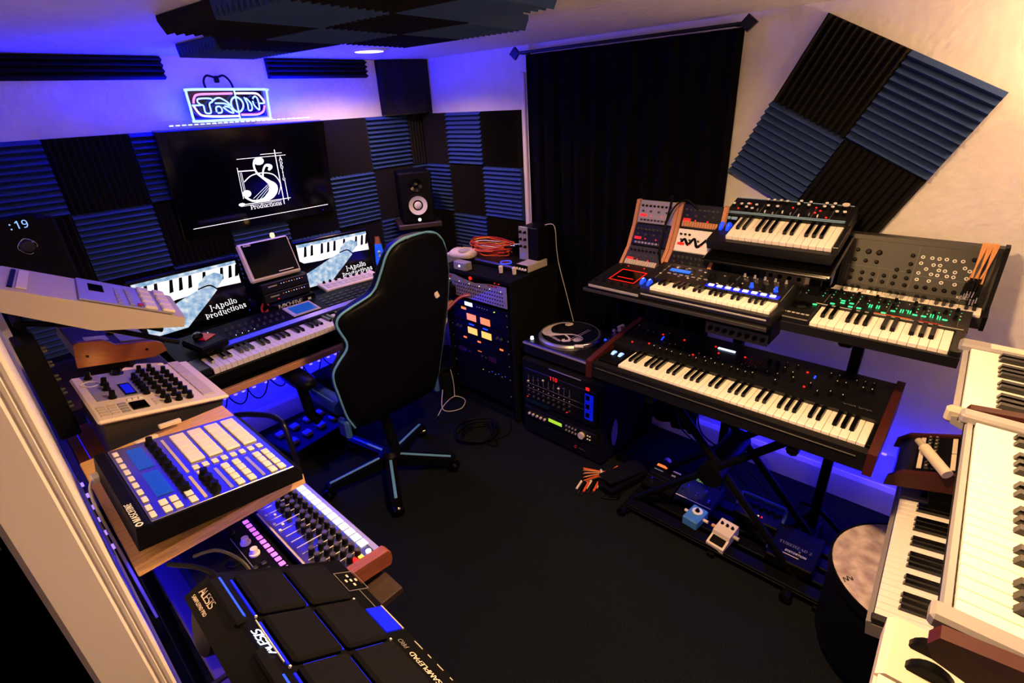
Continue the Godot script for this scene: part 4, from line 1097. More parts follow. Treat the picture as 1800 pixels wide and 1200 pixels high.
# ---------------------------------------------------------------- chair
func chair() -> void:
	var c := thing("gaming_chair", "black high-backed gaming chair with pale blue piping turned to the desk", "chair", Vector3(-1.175, 0, 0.95), Vector3(0, 0, 0))
	var outl := [[0.400, 0.0150, 0.2400], [0.480, 0.0075, 0.2675], [0.560, 0.0008, 0.2808], [0.640, -0.0043, 0.2927], [0.700, -0.0083, 0.3017], [0.755, -0.0059, 0.3041], [0.800, 0.0111, 0.2911], [0.840, 0.0289, 0.2739], [0.880, 0.0298, 0.2728], [0.940, 0.0161, 0.2861], [0.980, 0.0104, 0.2904], [1.010, 0.0186, 0.2786], [1.030, 0.0475, 0.2475], [1.050, 0.0813, 0.2113], [1.080, 0.0946, 0.1916], [1.150, 0.1015, 0.1685], [1.200, 0.1000, 0.1470], [1.235, 0.0975, 0.1125], [1.252, 0.1000, 0.0550]]
	var lv := []
	var edge := []
	var edge2 := []
	for q: Array in outl:
		var y: float = q[0]
		var zc: float = 0.05 + (y - 0.40) * 0.25
		var th := 0.052 if y < 1.2 else 0.042
		lv.append([y, q[1], zc, q[2], th])
		edge.append(Vector3(q[1] - q[2] - 0.001, y, zc + 0.018))
		edge2.append(Vector3(q[1] + q[2] + 0.001, y, zc + 0.010))
	part(c, "backrest", loft(lv, 3.4, 28), m.chair_black)
	edge2.reverse()
	var pipe := edge.duplicate()
	pipe.append_array(edge2)
	part(c, "piping", tube(smooth_path(pipe, 3), 0.0055, 6), m.piping)
	part(c, "seat", loft([[0.405, 0, -0.20, 0.245, 0.235], [0.42, 0, -0.20, 0.262, 0.252], [0.47, 0, -0.20, 0.265, 0.255], [0.495, 0, -0.20, 0.24, 0.235]], 4.0, 28), m.chair_black)
	for sg in [-1.0, 1.0]:
		part(c, "seat_bolster", tube(smooth_path([Vector3(sg * 0.235, 0.49, 0.0), Vector3(sg * 0.245, 0.50, -0.15), Vector3(sg * 0.245, 0.50, -0.32), Vector3(sg * 0.22, 0.47, -0.43)]), 0.042, 10), m.chair_blue)
		part(c, "seat_piping", tube(smooth_path([Vector3(sg * 0.268, 0.530, 0.0), Vector3(sg * 0.275, 0.54, -0.15), Vector3(sg * 0.275, 0.54, -0.32), Vector3(sg * 0.25, 0.51, -0.44)]), 0.004, 6), m.piping)
		part(c, "armrest_post", tube([Vector3(sg * 0.30, 0.40, -0.12), Vector3(sg * 0.325, 0.44, -0.14), Vector3(sg * 0.33, 0.610, -0.16)], 0.024, 10), m.black)
		part(c, "armrest", loft([[0.610, sg * 0.33, -0.18, 0.040, 0.125], [0.620, sg * 0.33, -0.18, 0.050, 0.135], [0.640, sg * 0.33, -0.18, 0.050, 0.135], [0.654, sg * 0.33, -0.18, 0.036, 0.12]], 3.0, 24), m.chair_black)
		b(c, "hinge_cover", m.chair_blue, Vector3(sg * 0.262, 0.41, 0.045), Vector3(0.03, 0.10, 0.08), 0.012)
	b(c, "strap_slot", m.beige_light, Vector3(0.20, 0.960, 0.238), Vector3(0.024, 0.036, 0.012), 0.004, Vector3(-14, 0, 15))
	part(c, "gas_lift", tube([Vector3(0, 0.09, 0), Vector3(0, 0.40, -0.08)], 0.028, 12), m.black)
	b(c, "tilt_plate", m.black, Vector3(0, 0.388, -0.15), Vector3(0.24, 0.035, 0.26), 0.006)
	part(c, "hub", lathe([Vector2(0, 0.055), Vector2(0.05, 0.055), Vector2(0.055, 0.12), Vector2(0.035, 0.14), Vector2(0, 0.14)], 18), m.black, Vector3(-0.045, 0, 0.01))
	for k in 5:
		var an := deg_to_rad(-23.0 + 72.0 * k)
		var dir := Vector3(cos(an), 0, sin(an))
		var o := Vector3(-0.045, 0, 0.01)
		var lg := part(c, "base_leg", prism([Vector2(0.03, 0.055), Vector2(0.03, 0.115), Vector2(0.33, 0.085), Vector2(0.335, 0.06)], 0.052, "z"), m.black, o, Vector3(0, -rad_to_deg(an), 0))
		b(lg, "leg_stripe", m.piping, Vector3(0.185, 0.102, 0), Vector3(0.26, 0.004, 0.014), 0.001, Vector3(0, 0, -5.8))
		var cs := part(c, "caster", lathe([Vector2(0, -0.025), Vector2(0.022, -0.025), Vector2(0.028, -0.018), Vector2(0.028, 0.018), Vector2(0.022, 0.025), Vector2(0, 0.025)], 16), m.black_gloss, o + dir * 0.325 + Vector3(0, 0.028, 0), Vector3(0, 0, 0))
		cs.basis = Basis(Vector3.UP, rng.randf() * TAU) * Basis(Vector3.RIGHT, PI / 2)

# ---------------------------------------------------------------- racks by the curtain
func racks() -> void:
	var R := Vector3(0, -90, 0)
	var t := thing("effects_rack", "tall black equipment rack with glowing meters beside the curtain", "rack", Vector3(-0.285, 0, 0.916), R)
	for sx: float in [-0.262, 0.262]:
		b(t, "side_panel", m.black_soft, Vector3(sx, 0.43, 0.0), Vector3(0.022, 0.86, 0.40), 0.003)
	b(t, "back_panel", m.black_soft, Vector3(0, 0.43, -0.19), Vector3(0.50, 0.86, 0.015), 0.002)
	b(t, "bottom_panel", m.black_soft, Vector3(0, 0.02, 0.0), Vector3(0.50, 0.03, 0.38), 0.002)
	b(t, "top_panel", m.black_soft, Vector3(0, 0.868, 0.0), Vector3(0.56, 0.022, 0.43), 0.003)
	# patch bay: a light perforated panel with curved top edge, jacks and red labels
	var F := 0.207
	var pb := part(t, "patch_bay", prism([Vector2(-0.241, 0.722), Vector2(0.243, 0.722), Vector2(0.243, 0.842), Vector2(0.12, 0.838), Vector2(0.0, 0.822), Vector2(-0.10, 0.834), Vector2(-0.16, 0.845), Vector2(-0.241, 0.846)], 0.006, "z"), m.silver, Vector3(0, 0, F))
	for i in 24:
		for j in 4:
			part(pb, "jack", disc(0.0042, 0.002, 8), m.black, Vector3(-0.215 + 0.0187 * i, 0.737 + 0.022 * j, 0.003), Vector3(90, 0, 0))
	for i in 16:
		led(pb, Vector3(-0.20 + 0.027 * i, 0.812 - 0.012 * (i % 3), 0.004), m.led_blue if i % 3 else m.led_white, 0.003)
	for x: float in [-0.205, -0.19, 0.12, 0.145, 0.17]:
		b(pb, "red_label", m.red_plastic, Vector3(x, 0.832, 0.0035), Vector3(0.015, 0.010, 0.002), 0.0)
	part(pb, "power_light", disc(0.010, 0.006, 14), m.led_red, Vector3(-0.03, 0.845, -0.004), Vector3(90, 0, 0))
	for x: float in [0.16, 0.19]:
		led(pb, Vector3(x, 0.850, 0.0), m.led_red, 0.004)
	# rack units
	var y := 0.700
	for u: Array in [[0.044, 0], [0.088, 1], [0.088, 2], [0.070, 3], [0.088, 4], [0.088, 5], [0.132, 6]]:
		var face := b(t, "rack_unit", m.black, Vector3(0, y - u[0] * 0.5, 0.10), Vector3(0.482, u[0] - 0.004, 0.20), 0.002)
		var k: int = u[1]
		var z0 := 0.1012
		if k == 0:
			b(face, "display", m.led_white, Vector3(-0.070, 0.002, z0), Vector3(0.062, 0.022, 0.002), 0.0)
			for i in 5:
				led(face, Vector3(0.0 + 0.02 * i, 0.0, z0), m.white, 0.003)
			led(face, Vector3(0.137, -0.002, z0), m.led_lime, 0.006)
		elif k == 1:
			b(face, "lamp", m.vu_orange, Vector3(-0.115, 0.034, z0), Vector3(0.04, 0.014, 0.002), 0.0)
			for x: float in [-0.055, 0.058]:
				b(face, "meter", m.vu_orange, Vector3(x, -0.012, z0), Vector3(0.076, 0.040, 0.002), 0.0)
		elif k == 2:
			for x: float in [-0.055, 0.060]:
				b(face, "meter", m.vu_yellow, Vector3(x, -0.010, z0), Vector3(0.078, 0.040, 0.002), 0.0)
				b(face, "blue_badge", m.led_blue, Vector3(x - 0.005, 0.030, z0), Vector3(0.040, 0.007, 0.002), 0.0)
			for x: float in [0.15, 0.18, -0.15, -0.18]:
				knob(face, Vector3(x, 0.0, z0 - 0.001), 0.010, 0.014, m.knob_grey, "", Vector3(90, 0, 0))
		elif k == 3:
			for x: float in [-0.125, -0.006, 0.174]:
				b(face, "lamp", m.led_orange, Vector3(x, 0.012, z0), Vector3(0.026, 0.010, 0.002), 0.0)
		elif k == 4:
			for q: Array in [[-0.13, 0.0], [-0.095, 0.0], [0.01, 0.0], [0.045, 0.0]]:
				knob(face, Vector3(q[0], q[1], z0 - 0.001), 0.008, 0.012, m.chrome, "", Vector3(90, 0, 0))
			for x: float in [-0.16, 0.095]:
				b(face, "red_panel", m.wood_red, Vector3(x, 0.004, z0), Vector3(0.06, 0.03, 0.002), 0.0)
			for i in 4:
				led(face, Vector3(-0.02 + 0.008 * i, 0.028, z0), m.led_orange, 0.003)
		elif k == 5:
			for i in 6:
				led(face, Vector3(0.06 + 0.026 * i, 0.01 * (i % 2), z0), m.led_blue if i % 2 else m.white, 0.003)
			led(face, Vector3(0.01, 0.0, z0), m.led_lime, 0.003)
		for sx: float in [-0.229, 0.229]:
			part(face, "screw", disc(0.004, 0.002, 8), m.silver, Vector3(sx, 0, z0 - 0.001), Vector3(90, 0, 0))
		y -= u[0]
	var pc := thing("patch_cables", "red and white patch cables looping out of the rack", "cables", Vector3(-0.50, 0.76, 0.84))
	for k in 3:
		cable(pc, "patch_cable", [m.red_cable, m.white_cable, m.red_cable][k], [Vector3(-0.01, 0.0 - 0.006 * k, 0.05), Vector3(-0.05, -0.02 - 0.006 * k, 0.0), Vector3(-0.08, -0.13 - 0.008 * k, -0.12), Vector3(-0.06, -0.17, -0.20), Vector3(-0.02, -0.13, -0.24)], 0.0035, 6)
	for k in 2:
		cable(pc, "patch_cable", [m.red_cable, m.white_cable][k], [Vector3(0.0, 0.0, -0.13 - 0.01 * k), Vector3(-0.04, -0.01, -0.16), Vector3(-0.05, -0.05, -0.22), Vector3(-0.02, -0.12, -0.24)], 0.0035, 6)
	var gb := thing("small_preamp", "small lilac-grey metal box with a round button above the patch bay", "box", Vector3(-0.475, 0.880, 0.815), R)
	b(gb, "case", m.silver, Vector3(0, 0.024, 0), Vector3(0.10, 0.046, 0.05), 0.003)
	part(gb, "button", disc(0.006, 0.003, 12), m.led_white, Vector3(0.0, 0.026, 0.025), Vector3(90, 0, 0))
	# things lying on top of the rack
	var lp := thing("closed_laptop", "black closed laptop with a round blue ringed badge on the rack", "laptop", Vector3(-0.265, 0.880, 0.925), R)
	b(lp, "lid", m.black_panel, Vector3(-0.01, 0.016, -0.03), Vector3(0.36, 0.030, 0.25), 0.008)
	part(lp, "badge", disc(0.026, 0.002, 20), m.chrome, Vector3(0.08, 0.031, 0.055))
	part(lp, "badge_ring", tube(smooth_path([Vector3(0.034, 0, 0), Vector3(0, 0, 0.034), Vector3(-0.034, 0, 0), Vector3(0, 0, -0.034)], 6, true), 0.003, 6, true), m.led_blue, Vector3(0.08, 0.032, 0.055))
	var gp := thing("cream_pedal", "cream handheld controller with an oval pad at the rack edge", "controller", Vector3(-0.36, 0.911, 0.70), Vector3(0, -75, 0))
	part(gp, "case", loft([[0.0, 0, 0, 0.075, 0.055], [0.008, 0, 0, 0.082, 0.06], [0.030, 0, 0, 0.080, 0.058], [0.042, 0, -0.005, 0.066, 0.045]], 3.0, 24), m.beige_light)
	part(gp, "oval_pad", lathe([Vector2(0.036, 0), Vector2(0.034, 0.004), Vector2(0, 0.005)], 20), m.beige, Vector3(0.02, 0.040, 0.02))
	for x: float in [-0.05, -0.03, 0.05]:
		b(gp, "switch", m.black, Vector3(x, 0.050, -0.035), Vector3(0.008, 0.018, 0.008), 0.002)
	b(gp, "tab", m.beige_light, Vector3(-0.085, 0.012, 0.02), Vector3(0.02, 0.016, 0.03), 0.003)
	var oc := thing("cable_tangle", "tangle of orange yellow and red cables on the rack top", "cables", Vector3(-0.22, 0.918, 0.80))
	for k in 16:
		var pts := []
		var rx := rng.randf_range(0.05, 0.10)
		var rz := rng.randf_range(0.09, 0.155)
		var ph := rng.randf() * TAU
		for i in 9:
			var an := ph + TAU * i / 9.0 * 1.15
			pts.append(Vector3(cos(an) * rx + rng.randf_range(-0.02, 0.02), 0.005 + 0.0042 * k + rng.randf_range(-0.003, 0.004), sin(an) * rz + rng.randf_range(-0.02, 0.02)))
		cable(oc, "cable", [m.orange_cable, m.orange_cable, m.yellow_cable, m.red_cable, m.orange_cable, m.white_cable][k % 6], pts, 0.0036, 5)
	for k in 4:
		part(oc, "plug", tube([Vector3(-0.02 + 0.02 * k, 0.05, 0.12), Vector3(0.0 + 0.02 * k, 0.055, 0.17)], 0.006, 8), m.chrome if k % 2 else m.black)
	var kb := thing("monitor_controller", "upright lilac-grey box with six black knobs standing on the rack", "controller box", Vector3(-0.175, 0.880, 1.075), R)
	b(kb, "case", m.black, Vector3(0.025, 0.110, -0.02), Vector3(0.13, 0.218, 0.15), 0.004)
	b(kb, "face", m.silver, Vector3(-0.010, 0.128, 0.058), Vector3(0.064, 0.186, 0.006), 0.002)
	for i in 2:
		for j in 3:
			knob(kb, Vector3(-0.026 + 0.032 * i, 0.192 - 0.040 * j, 0.061), 0.0085, 0.013, m.knob, "", Vector3(90, 0, 0))
	led(kb, Vector3(-0.018, 0.065, 0.062), m.led_blue, 0.004)
	var si := thing("audio_interface", "small silver interface with white jacks lying at the rack corner", "interface", Vector3(-0.29, 0.880, 1.135), R)
	b(si, "case", m.beige, Vector3(0, 0.022, -0.04), Vector3(0.085, 0.040, 0.17), 0.003)
	b(si, "face", m.black, Vector3(0, 0.022, 0.046), Vector3(0.085, 0.042, 0.004), 0.001)
	for i in 4:
		knob(si, Vector3(-0.030 + 0.020 * i, 0.020, 0.048), 0.007, 0.012, m.white, "", Vector3(90, 0, 0))
	for k in 2:
		var cp := thing("plug_adapter", ["pale plug adapter on the rack edge near the laptop badge", "pale plug adapter on the rack edge under the silver interface"][k], "adapter", Vector3(-0.40 + 0.02 * k, 0.880, 1.04 + 0.08 * k))
		part(cp, "body", lathe([Vector2(0.011, 0), Vector2(0.013, 0.035), Vector2(0.007, 0.04), Vector2(0, 0.04)], 12), m.beige_light)
	var wc := thing("white_lead", "thin white lead hanging from the knob box down to the turntable", "cable", Vector3(-0.115, 0, 1.19))
	cable(wc, "lead", m.white_cable, [Vector3(-0.02, 1.10, -0.05), Vector3(0.0, 1.095, 0.0), Vector3(0.005, 0.97, 0.01), Vector3(0.0, 0.88, 0.03), Vector3(0.0, 0.72, 0.08), Vector3(0.0, 0.56, 0.13)], 0.002, 6)
	var wm := thing("white_headset", "white curved handpiece hanging beside the rack behind the chair", "headset", Vector3(-0.66, 0.60, 0.80), Vector3(0, 30, 0))
	part(wm, "band", tube(smooth_path([Vector3(-0.07, -0.03, 0), Vector3(-0.02, -0.01, 0), Vector3(0.03, 0.01, 0.01), Vector3(0.05, 0.03, 0.0)]), 0.014, 8), m.beige_light)
	part(wm, "hook", tube(smooth_path([Vector3(0.05, 0.03, 0), Vector3(0.09, 0.04, 0), Vector3(0.16, 0.03, 0.02)]), 0.006, 6), m.black)

	# short rack with the turntable on top
	var q := thing("short_rack", "short black rack with a red digital readout under the turntable", "rack", Vector3(-0.32, 0, 1.53), R)
	b(q, "cabinet", m.black_soft, Vector3(0, 0.25, -0.01), Vector3(0.52, 0.46, 0.42), 0.005)
	for sx: float in [-0.2, 0.2]:
		for zz: float in [-0.15, 0.12]:
			part(q, "foot", disc(0.02, 0.021, 12), m.black, Vector3(sx, 0.0, zz))
	var G := 0.2
	b(q, "mixer_panel", m.black_panel, Vector3(-0.002, 0.335, G + 0.006), Vector3(0.462, 0.195, 0.01), 0.002)
	words(q, "110", m.led_red, Vector3(-0.035, 0.425, G + 0.012), Vector3.ZERO, 0.022, "Droid Sans Mono", 0.6)
	b(q, "red_button", m.led_red, Vector3(0.176, 0.448 - 0.005, G + 0.012), Vector3(0.020, 0.016, 0.003), 0.001)
	for i in 3:
		b(q, "blue_block", m.lcd_deep, Vector3(0.185, 0.392 - 0.050 * i, G + 0.012), Vector3(0.050, 0.046, 0.002), 0.0)
		b(q, "blue_block_hole", m.black, Vector3(0.178, 0.394 - 0.050 * i, G + 0.0135), Vector3(0.022, 0.026, 0.002), 0.0)
	for i in 9:
		b(q, "fader_slot", m.print_grey, Vector3(-0.205 + 0.034 * i, 0.375, G + 0.0115), Vector3(0.002, 0.045, 0.001), 0.0)
		b(q, "fader", m.white if i % 3 == 0 else m.knob_grey, Vector3(-0.205 + 0.034 * i, 0.360 + 0.012 * (i % 4), G + 0.014), Vector3(0.010, 0.007, 0.008), 0.001)
		for j in 2:
			knob(q, Vector3(-0.205 + 0.034 * i, 0.272 + 0.030 * j, G + 0.011), 0.007, 0.010, m.knob_grey, "", Vector3(90, 0, 0))
		led(q, Vector3(-0.205 + 0.034 * i, 0.330, G + 0.012), m.white, 0.0025)
	for yy: float in [0.348, 0.318]:
		b(q, "panel_line", m.print_grey, Vector3(0.0, yy, G + 0.0115), Vector3(0.44, 0.0015, 0.001), 0.0)
	b(q, "teal_window", mat("teal", Color(0.05, 0.16, 0.20), 0.3), Vector3(-0.15, 0.235, G + 0.012), Vector3(0.16, 0.018, 0.002), 0.0)
	for x: float in [-0.215, 0.05]:
		led(q, Vector3(x, 0.258, G + 0.012), m.led_red, 0.004)
	b(q, "module_panel", m.black_panel, Vector3(-0.002, 0.162, G + 0.006), Vector3(0.462, 0.060, 0.01), 0.002)
	b(q, "green_display", m.led_lime, Vector3(-0.028, 0.164, G + 0.012), Vector3(0.088, 0.019, 0.002), 0.0)
	for i in 5:
		part(q, "white_knob", disc(0.007, 0.010, 12), m.beige_light, Vector3(-0.205 + 0.027 * i, 0.155, G + 0.011), Vector3(90, 0, 0))
	for i in 4:
		for j in 2:
			part(q, "round_button", disc(0.0055, 0.006, 10), m.silver, Vector3(0.046 + 0.020 * i, 0.150 + 0.026 * j, G + 0.011), Vector3(90, 0, 0))
	part(q, "data_wheel", disc(0.018, 0.014, 20), m.beige_light, Vector3(0.145, 0.160, G + 0.011), Vector3(90, 0, 0))
	for i in 4:
		led(q, Vector3(0.180 + 0.014 * (i % 2), 0.150 + 0.02 * (i / 2), G + 0.012), m.white, 0.005)
	part(q, "badge", tube(smooth_path([Vector3(0.008, 0.004, 0), Vector3(0, 0.008, 0), Vector3(-0.008, 0, 0), Vector3(0, -0.008, 0), Vector3(0.008, -0.004, 0)]), 0.002, 5), m.red_plastic, Vector3(0.10, 0.062, G + 0.004))
	part(q, "badge_script", stroke([Vector3(-0.022, 0, 0.002), Vector3(-0.014, 0.005, 0.003), Vector3(-0.006, -0.003, 0.002), Vector3(0.004, 0.004, 0.003), Vector3(0.012, -0.002, 0.002), Vector3(0.022, 0.002, 0.003)]), m.print_grey, Vector3(0.14, 0.060, G + 0.0015))
	# oval handle on the side facing the room
	part(q, "side_handle", tube(smooth_path([Vector3(0.262, 0.25, 0.09), Vector3(0.262, 0.19, 0.125), Vector3(0.262, 0.11, 0.12), Vector3(0.262, 0.07, 0.09), Vector3(0.262, 0.11, 0.06), Vector3(0.262, 0.19, 0.055)], 5, true), 0.006, 6, true), m.black)
	part(q, "side_plate", prism(oval(0.09, 0.16, 0.030, 0.082, 24), 0.004, "x"), m.silver, Vector3(0.2615, 0, 0))
	b(q, "front_handle", m.alu, Vector3(0.03, 0.472, G + 0.004), Vector3(0.20, 0.005, 0.006), 0.001)

	var tt := thing("turntable", "turntable with a black slipmat bearing a pale emblem on the short rack", "turntable", Vector3(-0.32, 0.481, 1.49), R)
	b(tt, "plinth", m.black_panel, Vector3(0, 0.052, 0), Vector3(0.452, 0.075, 0.36), 0.008)
	b(tt, "trim_strip", m.silver, Vector3(0, 0.080, 0.180), Vector3(0.446, 0.010, 0.004), 0.001)
	for sx: float in [-0.18, 0.18]:
		for zz: float in [-0.13, 0.13]:
			part(tt, "foot", disc(0.025, 0.016, 14), m.black, Vector3(sx, 0, zz))
	part(tt, "platter", lathe([Vector2(0, 0.09), Vector2(0.166, 0.09), Vector2(0.168, 0.105), Vector2(0.160, 0.114), Vector2(0, 0.114)], 48), m.alu, Vector3(-0.045, 0, 0.0))
	var mt := part(tt, "slipmat", disc(0.150, 0.003, 48), m.black_soft, Vector3(-0.045, 0.114, 0.0))
	logo(mt, m.beige_light, 1.15, Vector3(-0.0, 0.0040, 0.01), Vector3(-90, -100, 0))
	words(mt, "Productions", m.beige_light, Vector3(-0.05, 0.0036, 0.095), Vector3(-90, -14, 0), 0.020, "Droid Serif", 1.2)
	for k in 2:
		part(mt, "emblem_line", stroke([Vector3(0.05 + 0.012 * k, -0.10, 0.003), Vector3(0.06 + 0.012 * k, 0.09, 0.003)], false), m.beige_light, Vector3(0, 0.0038, 0), Vector3(-90, 0, 0))
	var ab := part(tt, "arm_base", disc(0.034, 0.030, 20), m.alu_dark, Vector3(0.165, 0.09, -0.105))
	part(ab, "pivot", disc(0.014, 0.050, 14), m.chrome, Vector3(0, 0.02, 0))
	part(ab, "counterweight", tube([Vector3(0.005, 0.055, -0.03), Vector3(0.01, 0.055, -0.065)], 0.016, 12), m.beige)
	part(tt, "tonearm", tube(smooth_path([Vector3(0.165, 0.145, -0.12), Vector3(0.160, 0.142, 0.0), Vector3(0.150, 0.138, 0.07), Vector3(0.115, 0.130, 0.11)]), 0.005, 8), m.chrome)
	b(tt, "headshell", m.white, Vector3(0.100, 0.126, 0.122), Vector3(0.045, 0.012, 0.018), 0.003, Vector3(0, 35, 0))
	led(tt, Vector3(0.125, 0.09, -0.08), m.led_blue, 0.008)
	part(tt, "strobe_light", lathe([Vector2(0.010, 0), Vector2(0.008, 0.014), Vector2(0, 0.016)], 12), m.led_white, Vector3(-0.195, 0.09, 0.135))
	part(tt, "pop_up_light", disc(0.006, 0.012, 10), m.led_red, Vector3(0.19, 0.09, 0.11))
	b(tt, "pitch_slot", m.black_gloss, Vector3(0.190, 0.0905, 0.03), Vector3(0.018, 0.002, 0.11), 0.0)

# ---------------------------------------------------------------- keyboards along the right wall
func right_shelf() -> void:
	var R := Vector3(0, -90, 0)
	# big analogue synthesizer on an X stand
	var p := thing("analog_synthesizer", "long black analogue synthesizer with red wooden ends on an X stand", "synthesizer", Vector3(-0.662, 0.751, 2.406), R)
	keys(p, -0.423, 36, 0, 0.0235, 0.138, 0.0675, 0.0, 0.090, 0.016)
	part(p, "case", prism([Vector2(0.098, -0.075), Vector2(0.098, -0.012), Vector2(0.072, -0.008), Vector2(0.072, -0.020), Vector2(-0.070, -0.020), Vector2(-0.070, 0.012), Vector2(-0.090, 0.016), Vector2(-0.318, 0.034), Vector2(-0.325, 0.02), Vector2(-0.325, -0.075)], 0.965, "x"), m.black_panel, Vector3(-0.046, 0, 0))
	part(p, "front_lip", tube([Vector3(-0.51, -0.030, 0.100), Vector3(0.41, -0.030, 0.100)], 0.003, 6), m.graphite)
	for sx: float in [-0.540, 0.448]:
		part(p, "wood_end", prism([Vector2(0.105, -0.080), Vector2(0.105, -0.004), Vector2(-0.06, 0.020), Vector2(-0.328, 0.042), Vector2(-0.332, -0.080)], 0.024, "x"), m.wood_red, Vector3(sx, 0, 0))
	b(p, "wheel_bay", m.black, Vector3(-0.475, -0.010, 0.0), Vector3(0.085, 0.020, 0.135), 0.002)
	for x: float in [-0.489, -0.456]:
		wheel(p, Vector3(x, -0.012, -0.010), 0.022, 0.013, m.wheel_white)
	b(p, "end_block", m.black, Vector3(0.430, -0.010, 0.0), Vector3(0.012, 0.020, 0.135), 0.001)
	var sl := func(z: float) -> float:
		return 0.016 + (-0.090 - z) * 0.079
	for q: Array in [[-0.501, -0.233], [-0.474, -0.219], [-0.446, -0.21], [-0.417, -0.206], [-0.356, -0.233], [-0.361, -0.107], [-0.331, -0.100], [-0.34, -0.15], [-0.315, -0.152], [-0.305, -0.105], [-0.28, -0.1], [-0.293, -0.157], [-0.242, -0.1], [-0.254, -0.153], [-0.209, -0.108], [-0.18, -0.103], [-0.186, -0.143], [-0.156, -0.127], [-0.141, -0.102], [-0.131, -0.129], [-0.106, -0.105], [-0.112, -0.147], [-0.079, -0.11], [-0.088, -0.151], [-0.046, -0.111], [-0.021, -0.106], [-0.022, -0.148], [0.007, -0.105], [0.004, -0.145], [0.03, -0.112], [0.026, -0.151], [0.05, -0.244], [0.079, -0.243], [0.109, -0.244], [0.146, -0.244], [0.112, -0.206], [0.07, -0.147], [0.104, -0.151], [0.11, -0.107], [0.155, -0.155], [0.144, -0.188], [0.213, -0.149], [0.243, -0.111], [0.278, -0.132], [0.315, -0.131], [0.252, -0.248], [0.278, -0.248], [0.302, -0.266], [0.281, -0.207], [0.306, -0.211], [0.331, -0.244], [0.355, -0.251], [0.38, -0.254], [0.357, -0.21], [0.382, -0.213]]:
		knob(p, Vector3(q[0], sl.call(q[1]), q[1]), 0.0080, 0.016, m.knob, "print_white")
	for q: Array in [[-0.387, -0.238], [-0.399, -0.139], [-0.29, -0.239], [-0.21, -0.146], [-0.161, -0.251], [-0.132, -0.208], [-0.037, -0.23], [0.181, -0.24], [0.197, -0.141], [-0.465, -0.115]]:
		led(p, Vector3(q[0], sl.call(q[1]), q[1]), m.led_red, 0.0042)
	for q: Array in [[-0.371, -0.195], [-0.373, -0.207], [-0.374, -0.219], [0.21, -0.227], [0.21, -0.215]]:
		led(p, Vector3(q[0], sl.call(q[1]), q[1]), m.led_blue, 0.004)
	for i in 5:
		for j in 4:
			led(p, Vector3(-0.02 + 0.011 * i, sl.call(-0.19 - 0.012 * j), -0.19 - 0.012 * j), m.red_plastic, 0.0022)
	b(p, "display", m.led_white, Vector3(-0.115, 0.0305, -0.245), Vector3(0.068, 0.003, 0.010), 0.0, Vector3(4.5, 0, 0))
	for k in 2:
		var sq := []
		for i in 12:
			sq.append(Vector3(-0.018 + 0.0034 * i, 0.003 * sin(i * 2.1 + k) + (0.004 if i % 5 == 0 else 0.0), 0.0012))
		part(p, "script_badge", stroke(sq), m.print_grey, Vector3(0.34 + 0.045 * k, 0.0188, -0.108), Vector3(-85, 0, 0))

	var x := thing("keyboard_stand", "black X-shaped folding stand under the long analogue synthesizer", "stand", Vector3(-0.55, 0, 2.40), R)
	for k in 2:
		var zz := 0.10 - 0.24 * k
		part(x, "leg", tube([Vector3(-0.36, 0.03, zz), Vector3(0.25, 0.655, zz)], 0.016, 8), m.black)
		part(x, "leg", tube([Vector3(0.33, 0.03, zz - 0.02), Vector3(-0.26, 0.655, zz - 0.02)], 0.016, 8), m.black)
	for q: Array in [[-0.36, 0.025], [0.33, 0.025], [0.25, 0.655], [-0.26, 0.655]]:
		part(x, "crossbar", tube([Vector3(q[0], q[1], -0.24), Vector3(q[0], q[1], 0.18)], 0.018, 8), m.black)
		for zz: float in [-0.25, 0.19]:
			part(x, "end_cap", tube([Vector3(q[0], q[1], zz - 0.012), Vector3(q[0], q[1], zz + 0.012)], 0.020, 8), m.beige_light if zz < 0.0 and q[1] < 0.1 and q[0] < 0.0 else m.black)
	part(x, "hub", tube([Vector3(-0.02, 0.362, -0.18), Vector3(-0.02, 0.362, 0.13)], 0.05, 16), m.black)

	# shelf carrying the small synths
	var s := thing("shelf_stand", "black metal shelf stand carrying the small synths before the curtain", "shelf", Vector3(-0.40, 0, 2.15), R)
	b(s, "shelf_board", m.black, Vector3(0.0, 1.030, 0.012), Vector3(0.70, 0.018, 0.60), 0.003)
	b(s, "board_edge", m.graphite, Vector3(0.0, 1.030, 0.314), Vector3(0.70, 0.012, 0.004), 0.001)
	for sx: float in [-0.31, 0.10]:
		b(s, "upright", m.black, Vector3(sx, 0.53, -0.25), Vector3(0.04, 0.98, 0.04), 0.003)
		b(s, "floor_foot", m.black, Vector3(sx, 0.02, -0.16), Vector3(0.05, 0.04, 0.36), 0.003)
		b(s, "arm_bracket", m.black, Vector3(sx, 1.010, 0.0), Vector3(0.03, 0.022, 0.56), 0.002)
	# synth with lit buttons
	var n := thing("lit_button_synth", "black mini-key synth with glowing blue buttons on the shelf", "synthesizer", Vector3(-0.634, 1.081, 2.28), R)
	keys(n, -0.21, 22, 0, 0.0191, 0.085, 0.0425, 0.0, 0.050, 0.012, "white_key", 0.008)
	part(n, "case", prism([Vector2(0.062, -0.040), Vector2(0.062, -0.014), Vector2(0.045, -0.012), Vector2(-0.044, -0.012), Vector2(-0.044, 0.006), Vector2(-0.19, 0.026), Vector2(-0.20, -0.040)], 0.50, "x"), m.black_panel, Vector3(-0.025, 0, 0))
	b(n, "front_trim", m.silver, Vector3(-0.02, -0.026, 0.063), Vector3(0.46, 0.006, 0.003), 0.001)
